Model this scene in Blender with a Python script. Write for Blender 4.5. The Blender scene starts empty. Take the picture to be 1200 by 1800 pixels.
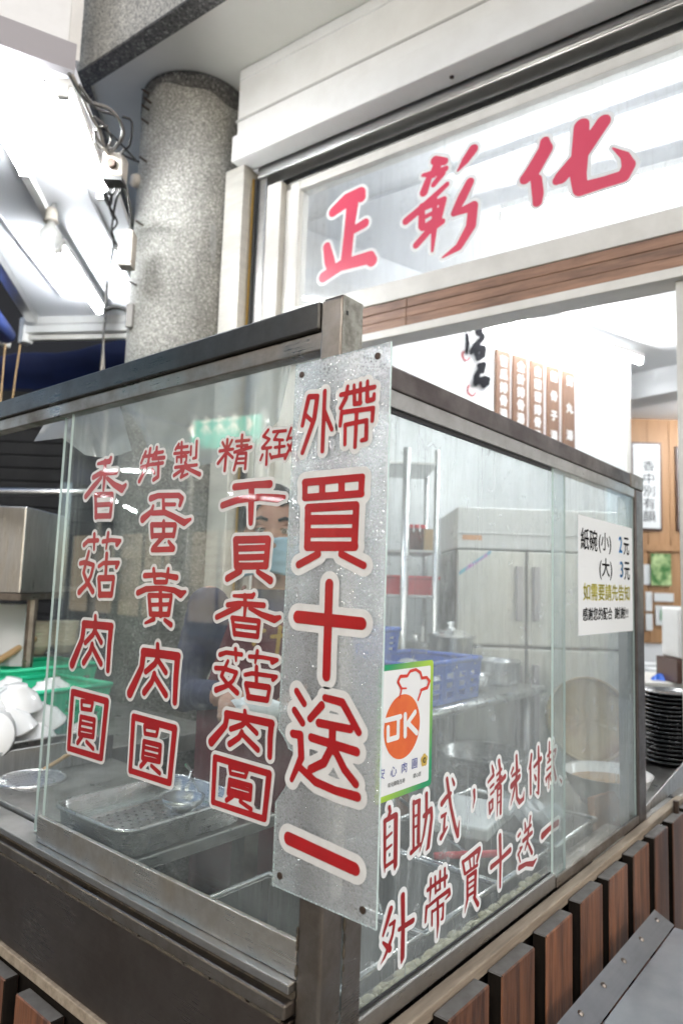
import bpy, bmesh, math, random
import numpy as np
from mathutils import Vector, Matrix
random.seed(7)
rng = np.random.RandomState(5)
SC = bpy.context.scene
COL = SC.collection

# ------------------------------------------------------------------ camera
F_PX = 1209.98
R = np.array([[0.63749581, -0.10162062, -0.76372269],
              [-0.76973066, -0.04106634, -0.63704652],
              [0.03337376, 0.99397525, -0.10440013]])
CAM = np.array([0.0, 0.0, 1.35])
cam_d = bpy.data.cameras.new('camera')
cam = bpy.data.objects.new('camera', cam_d)
COL.objects.link(cam)
cam_d.sensor_fit = 'VERTICAL'
cam_d.sensor_height = 36.0
cam_d.lens = F_PX / 1800 * 36
cam_d.clip_start = 0.02
cam_d.clip_end = 300
mw = Matrix.Identity(4)
for i in range(3):
    for j in range(3):
        mw[i][j] = R[i][j]
    mw[i][3] = CAM[i]
cam.matrix_world = mw
cam_d.dof.use_dof = True
cam_d.dof.focus_distance = 1.08
cam_d.dof.aperture_fstop = 4.0
SC.camera = cam

# ------------------------------------------------------------------ sky, exposure
W = bpy.data.worlds.new('World')
SC.world = W
W.use_nodes = True
wn = W.node_tree.nodes
sky = wn.new('ShaderNodeTexSky')
sky.sky_type = 'NISHITA'
sky.sun_disc = False
sky.sun_elevation = math.radians(32)
sky.sun_rotation = math.radians(200)
wn['Background'].inputs['Strength'].default_value = 0.11
W.node_tree.links.new(sky.outputs[0], wn['Background'].inputs['Color'])
SC.view_settings.view_transform = 'Standard'
SC.view_settings.look = 'None'
SC.view_settings.exposure = 1.15
SC.view_settings.gamma = 1.0
SC.cycles.use_denoising = True
SC.cycles.max_bounces = 10
SC.cycles.diffuse_bounces = 4
SC.cycles.glossy_bounces = 5
SC.cycles.transmission_bounces = 8
SC.cycles.transparent_max_bounces = 32
SC.cycles.sample_clamp_indirect = 6.0
SC.cycles.sample_clamp_direct = 0.0
SC.cycles.blur_glossy = 0.6
SC.cycles.caustics_refractive = False
SC.cycles.caustics_reflective = False

TUBE_L = 60.0      # radiance of the fluorescent tubes

# ------------------------------------------------------------------ pixel -> place helpers
def ray(x, y):
    return R @ np.array([(x - 600) / F_PX, -(y - 900) / F_PX, -1.0])
def at(x, y, d):
    return CAM + d * ray(x, y)
def onp(x, y, ax, val):
    d = ray(x, y)
    return CAM + d * ((val - CAM[ax]) / d[ax])
def onz(x, y, z):
    return onp(x, y, 2, z)
def onpl(x, y, p0, n):
    d = ray(x, y)
    return CAM + d * (np.dot(p0 - CAM, n) / np.dot(d, n))

AX, BY = 0.686, 0.582                 # outer faces of the two glass sides
S_DIR = np.array([-0.08132, 0.99669, 0.0])   # along the shop front
S_N = np.array([0.99669, 0.08132, 0.0])      # into the shop
S_0 = np.array([1.95, 0.58, 0.0])
def S(u, v, z):
    return S_0 + S_DIR * u + S_N * v + np.array([0, 0, z])
def onS(x, y, v=0.0):
    return onpl(x, y, S_0 + S_N * v, S_N)
def su(p):
    return float(np.dot(np.asarray(p) - S_0, S_DIR))
def sv(p):
    return float(np.dot(np.asarray(p) - S_0, S_N))
S_ROT = math.atan2(S_DIR[0] * -1, S_DIR[1])  # rotation of local y axis onto S_DIR

# ------------------------------------------------------------------ materials
MATS = {}
def nodes_of(m):
    m.use_nodes = True
    nt = m.node_tree
    return nt, nt.nodes, nt.links
def mat(name, col, rough=0.5, metal=0.0, col2=None, scale=8.0, stretch=(1, 1, 1), contrast=(0.35, 0.65),
        bump=0.0, bump_scale=None, rough2=None, spec=0.5, coat=0.0, detail=6.0, trans=0.0, sss=0.0, dist=0.002):
    if name in MATS:
        return MATS[name]
    m = bpy.data.materials.new(name)
    nt, N, L = nodes_of(m)
    b = N['Principled BSDF']
    b.inputs['Base Color'].default_value = (*col, 1)
    b.inputs['Roughness'].default_value = rough
    b.inputs['Metallic'].default_value = metal
    b.inputs['Specular IOR Level'].default_value = spec
    b.inputs['Coat Weight'].default_value = coat
    b.inputs['Transmission Weight'].default_value = trans
    if sss:
        b.inputs['Subsurface Weight'].default_value = sss
        b.inputs['Subsurface Radius'].default_value = (0.01, 0.004, 0.002)
    if col2 is not None or bump or rough2 is not None:
        tc = N.new('ShaderNodeTexCoord')
        mp = N.new('ShaderNodeMapping')
        mp.inputs['Scale'].default_value = stretch
        L.new(tc.outputs['Object'], mp.inputs['Vector'])
        nz = N.new('ShaderNodeTexNoise')
        nz.inputs['Scale'].default_value = scale
        nz.inputs['Detail'].default_value = detail
        nz.inputs['Roughness'].default_value = 0.62
        L.new(mp.outputs[0], nz.inputs['Vector'])
        cr = N.new('ShaderNodeMapRange')
        cr.inputs['From Min'].default_value = contrast[0]
        cr.inputs['From Max'].default_value = contrast[1]
        L.new(nz.outputs['Fac'], cr.inputs['Value'])
        if col2 is not None:
            mx = N.new('ShaderNodeMix')
            mx.data_type = 'RGBA'
            mx.inputs['A'].default_value = (*col, 1)
            mx.inputs['B'].default_value = (*col2, 1)
            L.new(cr.outputs[0], mx.inputs['Factor'])
            L.new(mx.outputs['Result'], b.inputs['Base Color'])
        if rough2 is not None:
            mr = N.new('ShaderNodeMapRange')
            mr.inputs['To Min'].default_value = rough
            mr.inputs['To Max'].default_value = rough2
            L.new(cr.outputs[0], mr.inputs['Value'])
            L.new(mr.outputs[0], b.inputs['Roughness'])
        if bump:
            nb = nz
            if bump_scale:
                nb = N.new('ShaderNodeTexNoise')
                nb.inputs['Scale'].default_value = bump_scale
                nb.inputs['Detail'].default_value = 4
                L.new(mp.outputs[0], nb.inputs['Vector'])
            bp = N.new('ShaderNodeBump')
            bp.inputs['Strength'].default_value = bump
            bp.inputs['Distance'].default_value = dist
            L.new(nb.outputs['Fac'], bp.inputs['Height'])
            L.new(bp.outputs[0], b.inputs['Normal'])
    if metal >= 0.85 and rough2 is not None:
        mps = N.new('ShaderNodeMapping'); mps.inputs['Scale'].default_value = (3, 3, 260) if stretch == (1, 1, 1) else (260, 260, 3)
        L.new(tc.outputs['Object'], mps.inputs['Vector'])
        ns = N.new('ShaderNodeTexNoise'); ns.inputs['Scale'].default_value = 3.0; ns.inputs['Detail'].default_value = 3
        L.new(mps.outputs[0], ns.inputs['Vector'])
        ad = N.new('ShaderNodeMath'); ad.operation = 'MULTIPLY_ADD'; ad.inputs[1].default_value = 0.3
        L.new(ns.outputs['Fac'], ad.inputs[0]); L.new(mr.outputs[0], ad.inputs[2])
        sb_ = N.new('ShaderNodeMath'); sb_.operation = 'SUBTRACT'; sb_.inputs[1].default_value = 0.14
        L.new(ad.outputs[0], sb_.inputs[0]); L.new(sb_.outputs[0], b.inputs['Roughness'])
    MATS[name] = m
    return m

def emit(name, col, strength):
    m = bpy.data.materials.new(name)
    nt, N, L = nodes_of(m)
    N.remove(N['Principled BSDF'])
    e = N.new('ShaderNodeEmission')
    e.inputs['Color'].default_value = (*col, 1)
    e.inputs['Strength'].default_value = strength
    L.new(e.outputs[0], N['Material Output'].inputs['Surface'])
    MATS[name] = m
    return m

def glass(name, tint=(0.95, 0.975, 0.965), haze=0.06, haze_max=0.2, hcol=(0.8, 0.84, 0.83), stretch=(1, 1, 1), scale=6, rough=0.0, ior=1.5):
    m = bpy.data.materials.new(name)
    nt, N, L = nodes_of(m)
    N.remove(N['Principled BSDF'])
    tr = N.new('ShaderNodeBsdfTransparent')
    tr.inputs[0].default_value = (*tint, 1)
    gl = N.new('ShaderNodeBsdfGlossy')
    gl.inputs['Roughness'].default_value = rough
    fr = N.new('ShaderNodeFresnel')
    fr.inputs['IOR'].default_value = ior
    # both directions through a thin pane see the same low reflectance
    geo = N.new('ShaderNodeNewGeometry')
    ior_mix = N.new('ShaderNodeMix')
    ior_mix.data_type = 'FLOAT'
    ior_mix.inputs['A'].default_value = ior
    ior_mix.inputs['B'].default_value = 1.0 / ior
    L.new(geo.outputs['Backfacing'], ior_mix.inputs['Factor'])
    L.new(ior_mix.outputs['Result'], fr.inputs['IOR'])
    fc = N.new('ShaderNodeMath')
    fc.operation = 'MINIMUM'
    fc.inputs[1].default_value = 0.35
    L.new(fr.outputs[0], fc.inputs[0])
    m1 = N.new('ShaderNodeMixShader')
    L.new(fc.outputs[0], m1.inputs[0])
    L.new(tr.outputs[0], m1.inputs[1])
    L.new(gl.outputs[0], m1.inputs[2])
    df = N.new('ShaderNodeBsdfDiffuse')
    df.inputs[0].default_value = (*hcol, 1)
    tl = N.new('ShaderNodeBsdfTranslucent')
    tl.inputs[0].default_value = (*hcol, 1)
    ad = N.new('ShaderNodeMixShader')
    L.new(df.outputs[0], ad.inputs[1])
    L.new(tl.outputs[0], ad.inputs[2])
    tc = N.new('ShaderNodeTexCoord')
    mp = N.new('ShaderNodeMapping')
    mp.inputs['Scale'].default_value = stretch
    L.new(tc.outputs['Object'], mp.inputs[0])
    nz = N.new('ShaderNodeTexNoise')
    nz.inputs['Scale'].default_value = scale
    nz.inputs['Detail'].default_value = 7
    nz.inputs['Roughness'].default_value = 0.68
    L.new(mp.outputs[0], nz.inputs['Vector'])
    mr = N.new('ShaderNodeMapRange')
    mr.inputs['From Min'].default_value = 0.38
    mr.inputs['From Max'].default_value = 0.75
    mr.inputs['To Min'].default_value = haze
    mr.inputs['To Max'].default_value = haze_max
    L.new(nz.outputs['Fac'], mr.inputs['Value'])
    mp2 = N.new('ShaderNodeMapping'); mp2.inputs['Scale'].default_value = (46, 46, 2.2)
    L.new(tc.outputs['Object'], mp2.inputs[0])
    n2 = N.new('ShaderNodeTexNoise'); n2.inputs['Scale'].default_value = 1.6; n2.inputs['Detail'].default_value = 3
    L.new(mp2.outputs[0], n2.inputs['Vector'])
    d2 = N.new('ShaderNodeMapRange'); d2.inputs['From Min'].default_value = 0.6; d2.inputs['From Max'].default_value = 0.78
    d2.inputs['To Max'].default_value = haze_max * 0.9
    L.new(n2.outputs['Fac'], d2.inputs['Value'])
    n3 = N.new('ShaderNodeTexNoise'); n3.inputs['Scale'].default_value = 34; n3.inputs['Detail'].default_value = 8; n3.inputs['Distortion'].default_value = 1.5
    L.new(tc.outputs['Object'], n3.inputs['Vector'])
    d3 = N.new('ShaderNodeMapRange'); d3.inputs['From Min'].default_value = 0.62; d3.inputs['From Max'].default_value = 0.72
    d3.inputs['To Max'].default_value = haze_max * 0.8
    L.new(n3.outputs['Fac'], d3.inputs['Value'])
    s1 = N.new('ShaderNodeMath'); s1.operation = 'ADD'; L.new(mr.outputs[0], s1.inputs[0]); L.new(d2.outputs[0], s1.inputs[1])
    s2 = N.new('ShaderNodeMath'); s2.operation = 'ADD'; L.new(s1.outputs[0], s2.inputs[0]); L.new(d3.outputs[0], s2.inputs[1])
    m2 = N.new('ShaderNodeMixShader')
    L.new(s2.outputs[0], m2.inputs[0])
    L.new(m1.outputs[0], m2.inputs[1])
    L.new(ad.outputs[0], m2.inputs[2])
    L.new(m2.outputs[0], N['Material Output'].inputs['Surface'])
    MATS[name] = m
    return m

def film(name, col, clear=0.5, rough=0.25, bump=0.0, bscale=60, edge=False):
    """thin translucent plastic"""
    m = bpy.data.materials.new(name)
    nt, N, L = nodes_of(m)
    N.remove(N['Principled BSDF'])
    tr = N.new('ShaderNodeBsdfTransparent')
    tr.inputs[0].default_value = (0.97, 0.98, 0.98, 1)
    df = N.new('ShaderNodeBsdfDiffuse'); df.inputs[0].default_value = (*col, 1)
    tl = N.new('ShaderNodeBsdfTranslucent'); tl.inputs[0].default_value = (*col, 1)
    gl = N.new('ShaderNodeBsdfGlossy'); gl.inputs['Roughness'].default_value = rough
    a = N.new('ShaderNodeMixShader'); a.inputs[0].default_value = 0.5
    L.new(df.outputs[0], a.inputs[1]); L.new(tl.outputs[0], a.inputs[2])
    b = N.new('ShaderNodeMixShader'); b.inputs[0].default_value = 0.18
    L.new(a.outputs[0], b.inputs[1]); L.new(gl.outputs[0], b.inputs[2])
    c = N.new('ShaderNodeMixShader'); c.inputs[0].default_value = clear
    L.new(b.outputs[0], c.inputs[1]); L.new(tr.outputs[0], c.inputs[2])
    if bump:
        tc = N.new('ShaderNodeTexCoord')
        nz = N.new('ShaderNodeTexNoise'); nz.inputs['Scale'].default_value = bscale; nz.inputs['Detail'].default_value = 3
        L.new(tc.outputs['Object'], nz.inputs['Vector'])
        bp = N.new('ShaderNodeBump'); bp.inputs['Strength'].default_value = bump; bp.inputs['Distance'].default_value = 0.01
        L.new(nz.outputs['Fac'], bp.inputs['Height'])
        L.new(bp.outputs[0], df.inputs['Normal']); L.new(bp.outputs[0], gl.inputs['Normal'])
    L.new(c.outputs[0], N['Material Output'].inputs['Surface'])
    MATS[name] = m
    return m

def acrylic(name):
    """hammered clear acrylic sheet"""
    m = bpy.data.materials.new(name)
    nt, N, L = nodes_of(m)
    N.remove(N['Principled BSDF'])
    tc = N.new('ShaderNodeTexCoord')
    nz = N.new('ShaderNodeTexVoronoi'); nz.inputs['Scale'].default_value = 300
    nz.feature = 'SMOOTH_F1'; nz.inputs['Smoothness'].default_value = 0.6
    wv = N.new('ShaderNodeTexNoise'); wv.inputs['Scale'].default_value = 420; wv.inputs['Detail'].default_value = 2
    L.new(tc.outputs['Object'], nz.inputs['Vector']); L.new(tc.outputs['Object'], wv.inputs['Vector'])
    sm = N.new('ShaderNodeMath'); sm.operation = 'ADD'
    L.new(nz.outputs['Distance'], sm.inputs[0]); L.new(wv.outputs['Fac'], sm.inputs[1])
    bp = N.new('ShaderNodeBump'); bp.inputs['Strength'].default_value = 0.8; bp.inputs['Distance'].default_value = 0.0013
    L.new(sm.outputs[0], bp.inputs['Height'])
    tr = N.new('ShaderNodeBsdfTransparent'); tr.inputs[0].default_value = (0.93, 0.95, 0.95, 1)
    gl = N.new('ShaderNodeBsdfGlossy'); gl.inputs['Roughness'].default_value = 0.12
    gl.inputs['Color'].default_value = (0.95, 0.96, 0.97, 1)
    L.new(bp.outputs[0], gl.inputs['Normal'])
    tl = N.new('ShaderNodeBsdfTranslucent'); tl.inputs[0].default_value = (0.95, 0.96, 0.97, 1)
    L.new(bp.outputs[0], tl.inputs['Normal'])
    df = N.new('ShaderNodeBsdfDiffuse'); df.inputs[0].default_value = (0.85, 0.87, 0.88, 1)
    L.new(bp.outputs[0], df.inputs['Normal'])
    a = N.new('ShaderNodeMixShader'); a.inputs[0].default_value = 0.3
    L.new(tl.outputs[0], a.inputs[1]); L.new(df.outputs[0], a.inputs[2])
    b = N.new('ShaderNodeMixShader'); b.inputs[0].default_value = 0.42
    L.new(a.outputs[0], b.inputs[1]); L.new(gl.outputs[0], b.inputs[2])
    mr = N.new('ShaderNodeMapRange'); mr.inputs['From Min'].default_value = 0.45; mr.inputs['From Max'].default_value = 1.05
    mr.inputs['To Min'].default_value = 0.16; mr.inputs['To Max'].default_value = 0.54
    L.new(sm.outputs[0], mr.inputs['Value'])
    c = N.new('ShaderNodeMixShader')
    L.new(mr.outputs[0], c.inputs[0])
    L.new(tr.outputs[0], c.inputs[1]); L.new(b.outputs[0], c.inputs[2])
    L.new(c.outputs[0], N['Material Output'].inputs['Surface'])
    MATS[name] = m
    return m

def terrazzo(name, lo=(0.12, 0.118, 0.112), mid=(0.29, 0.285, 0.265), hi=(0.7, 0.685, 0.64), scale=255):
    m = bpy.data.materials.new(name)
    nt, N, L = nodes_of(m)
    b = N['Principled BSDF']
    b.inputs['Roughness'].default_value = 0.7
    tc = N.new('ShaderNodeTexCoord')
    v = N.new('ShaderNodeTexVoronoi'); v.inputs['Scale'].default_value = scale
    L.new(tc.outputs['Object'], v.inputs['Vector'])
    sep = N.new('ShaderNodeSeparateColor')
    L.new(v.outputs['Color'], sep.inputs[0])
    cr = N.new('ShaderNodeValToRGB')
    e = cr.color_ramp.elements
    e[0].position = 0.0; e[0].color = (*lo, 1)
    e[1].position = 1.0; e[1].color = (*hi, 1)
    x = cr.color_ramp.elements.new(0.35); x.color = (*mid, 1)
    x = cr.color_ramp.elements.new(0.8); x.color = (mid[0] * 1.35, mid[1] * 1.35, mid[2] * 1.3, 1)
    L.new(sep.outputs[0], cr.inputs[0])
    nz = N.new('ShaderNodeTexNoise'); nz.inputs['Scale'].default_value = 5; nz.inputs['Detail'].default_value = 5
    L.new(tc.outputs['Object'], nz.inputs['Vector'])
    mr = N.new('ShaderNodeMapRange'); mr.inputs['From Min'].default_value = 0.3; mr.inputs['From Max'].default_value = 0.7
    mr.inputs['To Min'].default_value = 0.78; mr.inputs['To Max'].default_value = 1.1
    L.new(nz.outputs['Fac'], mr.inputs['Value'])
    mx = N.new('ShaderNodeMix'); mx.data_type = 'RGBA'; mx.blend_type = 'MULTIPLY'; mx.inputs['Factor'].default_value = 1
    L.new(cr.outputs[0], mx.inputs['A']); L.new(mr.outputs[0], mx.inputs['B'])
    L.new(mx.outputs['Result'], b.inputs['Base Color'])
    bp = N.new('ShaderNodeBump'); bp.inputs['Strength'].default_value = 0.7; bp.inputs['Distance'].default_value = 0.003
    bp.invert = True
    L.new(v.outputs['Distance'], bp.inputs['Height'])
    L.new(bp.outputs[0], b.inputs['Normal'])
    MATS[name] = m
    return m

STEEL = mat('steel', (0.52, 0.51, 0.49), 0.28, 1.0, col2=(0.4, 0.385, 0.36), scale=14, rough2=0.42, bump=0.05, bump_scale=160)
STEEL_B = mat('steel_bright', (0.68, 0.68, 0.67), 0.2, 1.0, col2=(0.6, 0.6, 0.59), scale=18, rough2=0.34)
STEEL_D = mat('steel_grimy', (0.36, 0.325, 0.29), 0.26, 1.0, col2=(0.17, 0.14, 0.115), scale=9, rough2=0.5, bump=0.12, bump_scale=60)
STEEL_TAR = mat('steel_tarnished', (0.2, 0.175, 0.165), 0.3, 1.0, col2=(0.12, 0.1, 0.095), scale=11, rough2=0.45, bump=0.06, bump_scale=80)
STEEL_RAIL = mat('steel_rail', (0.74, 0.7, 0.63), 0.28, 1.0, col2=(0.42, 0.37, 0.3), scale=12, rough2=0.5, contrast=(0.42, 0.72), bump=0.06, bump_scale=90)
STEEL_V = mat('steel_brushed_up', (0.6, 0.6, 0.59), 0.26, 1.0, col2=(0.45, 0.44, 0.43), scale=6, stretch=(14, 14, 1), rough2=0.4)
GRIME = mat('grime', (0.03, 0.024, 0.018), 0.85, col2=(0.09, 0.07, 0.045), scale=60, bump=0.5)
GLASS_A = glass('glass_front', tint=(0.975, 0.988, 0.982), haze=0.008, haze_max=0.055, scale=7)
GLASS_B = glass('glass_steamy', tint=(0.93, 0.965, 0.96), haze=0.06, haze_max=0.25, scale=3.2, stretch=(4, 4, 1), hcol=(0.78, 0.82, 0.81))
GLASS_T = glass('glass_transom', tint=(0.97, 0.98, 0.985), haze=0.05, haze_max=0.13, scale=1.2, stretch=(1, 6, 1), hcol=(0.85, 0.88, 0.9))
GEDGE = mat('glass_edge', (0.62, 0.74, 0.7), 0.15, 0.0, spec=0.8)
ACR = acrylic('hammered_acrylic')
RED = mat('red_vinyl', (0.34, 0.007, 0.009), 0.3, col2=(0.28, 0.006, 0.008), scale=20, coat=0.25)
RED_T = mat('hazed_red_vinyl', (0.7, 0.075, 0.13), 0.35)  # red vinyl, with the pink of haze over the glass in its colour
HALO = mat('grey_white_vinyl', (0.6, 0.585, 0.565), 0.35, col2=(0.52, 0.505, 0.485), scale=30)
HALO_W = mat('white_vinyl', (0.82, 0.83, 0.82), 0.35)
TERR = terrazzo('washed_stone_chip')
TERR_L = terrazzo('pale_stone_chip', lo=(0.22, 0.215, 0.2), mid=(0.52, 0.51, 0.475), hi=(0.85, 0.83, 0.78), scale=170)
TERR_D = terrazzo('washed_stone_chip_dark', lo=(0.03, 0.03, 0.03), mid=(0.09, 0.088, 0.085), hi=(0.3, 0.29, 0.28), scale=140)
SOFFIT = mat('painted_concrete', (0.76, 0.74, 0.67), 0.85, col2=(0.7, 0.68, 0.61), scale=2.5, bump=0.08, bump_scale=40)
WHITE = mat('white_paint', (0.8, 0.795, 0.77), 0.45, col2=(0.74, 0.73, 0.7), scale=7)
CREAM = mat('cream_aluminium', (0.72, 0.7, 0.65), 0.38, col2=(0.63, 0.61, 0.56), scale=9)
ALU = mat('brushed_aluminium', (0.7, 0.7, 0.69), 0.3, 1.0, col2=(0.6, 0.6, 0.6), scale=10, stretch=(1, 1, 8))
WALLW = mat('white_wall', (0.82, 0.83, 0.84), 0.7, col2=(0.78, 0.79, 0.8), scale=3)
CEILW = mat('white_ceiling', (0.8, 0.81, 0.82), 0.8)
RUBBER = mat('black_rubber', (0.02, 0.02, 0.02), 0.6)
TUBE = emit('fluorescent_glow', (0.93, 0.97, 1.0), TUBE_L)
TUBE_I = emit('shop_fluorescent_glow', (0.95, 0.975, 1.0), TUBE_L * 1.5)
TUBE_S = emit('street_fill_glow', (1.0, 0.965, 0.91), TUBE_L * 2.9)
WOOD_S = mat('slat_wood', (0.22, 0.085, 0.037), 0.5, col2=(0.06, 0.022, 0.011), scale=7, stretch=(7, 7, 0.6), contrast=(0.36, 0.62), bump=0.5, bump_scale=30, coat=0.08)
def vary(m, lo=0.6, hi=1.35):
    nt, N, L = nodes_of(m)
    b = N['Principled BSDF']
    src = b.inputs['Base Color'].links[0].from_socket
    oi = N.new('ShaderNodeObjectInfo')
    mr = N.new('ShaderNodeMapRange'); mr.inputs['To Min'].default_value = lo; mr.inputs['To Max'].default_value = hi
    L.new(oi.outputs['Random'], mr.inputs['Value'])
    mx = N.new('ShaderNodeMix'); mx.data_type = 'RGBA'; mx.blend_type = 'MULTIPLY'; mx.inputs['Factor'].default_value = 1
    L.new(src, mx.inputs['A']); L.new(mr.outputs[0], mx.inputs['B']); L.new(mx.outputs['Result'], b.inputs['Base Color'])
    mp = next(n for n in N if n.type == 'MAPPING')
    cb = N.new('ShaderNodeCombineXYZ'); ml = N.new('ShaderNodeMath'); ml.operation = 'MULTIPLY'; ml.inputs[1].default_value = 37.0
    L.new(oi.outputs['Random'], ml.inputs[0]); L.new(ml.outputs[0], cb.inputs[0]); L.new(ml.outputs[0], cb.inputs[2]); L.new(cb.outputs[0], mp.inputs['Location'])
vary(WOOD_S)
WOOD_E = mat('slat_end_grain', (0.13, 0.125, 0.115), 0.85, col2=(0.09, 0.083, 0.075), scale=40, bump=0.4)
WOOD_K = mat('slat_stain_and_shade', (0.008, 0.0065, 0.0055), 0.95, spec=0.08, col2=(0.016, 0.012, 0.009), scale=14, stretch=(4, 4, 0.6))  # dark-stained wood, with the shade of the slat gaps put into the colour
WOOD_L = mat('weathered_strip', (0.33, 0.27, 0.2), 0.75, col2=(0.2, 0.155, 0.11), scale=9, stretch=(0.8, 8, 8), bump=0.2)
WOOD_B = mat('laminate_plank', (0.36, 0.2, 0.125), 0.5, col2=(0.13, 0.07, 0.045), scale=5, stretch=(9, 0.7, 9), contrast=(0.32, 0.7))
WOOD_P = mat('oak_panel', (0.42, 0.235, 0.11), 0.55, col2=(0.34, 0.18, 0.08), scale=5, stretch=(6, 6, 0.5))
WOOD_M = mat('menu_board_wood', (0.21, 0.12, 0.075), 0.6, col2=(0.15, 0.08, 0.05), scale=7, stretch=(5, 5, 0.6))
WOOD_C = mat('cutting_board', (0.27, 0.13, 0.06), 0.6, col2=(0.18, 0.085, 0.04), scale=8, stretch=(1, 5, 5))
WOOD_H = mat('pale_handle', (0.5, 0.33, 0.16), 0.55)
INK = mat('black_ink', (0.012, 0.012, 0.015), 0.9, spec=0.1)
PAPER = mat('paper', (0.78, 0.8, 0.8), 0.55)
BLUE_P = mat('blue_plastic', (0.02, 0.11, 0.52), 0.35, col2=(0.015, 0.085, 0.42), scale=20)
GREEN_P = mat('green_plastic', (0.02, 0.5, 0.26), 0.38)
RED_P = mat('red_plastic', (0.6, 0.03, 0.04), 0.35)
PORC = mat('white_porcelain', (0.82, 0.82, 0.8), 0.14)
CREAMB = mat('cream_melamine', (0.66, 0.6, 0.44), 0.3)
BLACKP = mat('black_melamine', (0.012, 0.014, 0.015), 0.25)
TARP = mat('blue_tarpaulin', (0.02, 0.04, 0.16), 0.55, col2=(0.015, 0.028, 0.11), scale=3)
TARP_R = mat('blue_roll', (0.06, 0.1, 0.34), 0.5)
DARK = mat('dark_shutter', (0.016, 0.017, 0.019), 0.55, col2=(0.026, 0.026, 0.028), scale=6)
CABLE = mat('grey_cable', (0.2, 0.19, 0.18), 0.6)
CABLE_D = mat('black_cable', (0.03, 0.03, 0.03), 0.6)
GBOX = mat('old_white_plastic', (0.5, 0.47, 0.42), 0.5, col2=(0.36, 0.32, 0.27), scale=25)
CANOPY = mat('white_canopy_sheet', (0.82, 0.83, 0.86), 0.5)
CANOPY_D = mat('shaded_trim_grey', (0.33, 0.31, 0.32), 0.6)  # shade on the canopy's front edge, put into the trim colour
ASPH = mat('asphalt', (0.055, 0.054, 0.052), 0.8, col2=(0.04, 0.04, 0.04), scale=60, bump=0.4)
TILE = mat('floor_tile', (0.3, 0.29, 0.27), 0.4, col2=(0.25, 0.24, 0.22), scale=4)
BAG = film('plastic_bag_film', (0.75, 0.78, 0.77), clear=0.45, rough=0.2, bump=0.5, bscale=18)
BAG2 = film('plastic_bag_film_dense', (0.8, 0.82, 0.81), clear=0.3, rough=0.25, bump=0.6, bscale=25)
SKIN = mat('skin', (0.46, 0.27, 0.19), 0.55, col2=(0.4, 0.21, 0.15), scale=35, sss=0.12, bump=0.15, bump_scale=220, dist=0.001)
NAVY = mat('navy_cloth', (0.025, 0.028, 0.075), 0.85, col2=(0.018, 0.02, 0.055), scale=30)
MAROON = mat('maroon_apron', (0.13, 0.018, 0.03), 0.8, col2=(0.1, 0.014, 0.024), scale=30)
TROU = mat('dark_trousers', (0.03, 0.03, 0.035), 0.9)
HAIR = mat('black_hair', (0.012, 0.01, 0.01), 0.5, bump=0.6, bump_scale=180)
MASK = mat('blue_mask', (0.34, 0.55, 0.68), 0.8)
EYEW = mat('eye_white', (0.45, 0.42, 0.4), 0.3)
IRIS = mat('dark_iris', (0.02, 0.012, 0.008), 0.1)
YEL = mat('yellow_print', (0.4, 0.24, 0.03), 0.6)
BROTH = mat('tan_broth', (0.34, 0.19, 0.07), 0.25, col2=(0.26, 0.13, 0.045), scale=20)
SAUCE = mat('red_brown_sauce', (0.22, 0.05, 0.02), 0.2)
FOOD = mat('pale_starch', (0.6, 0.55, 0.38), 0.5, col2=(0.42, 0.36, 0.22), scale=70, bump=0.5)

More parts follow.
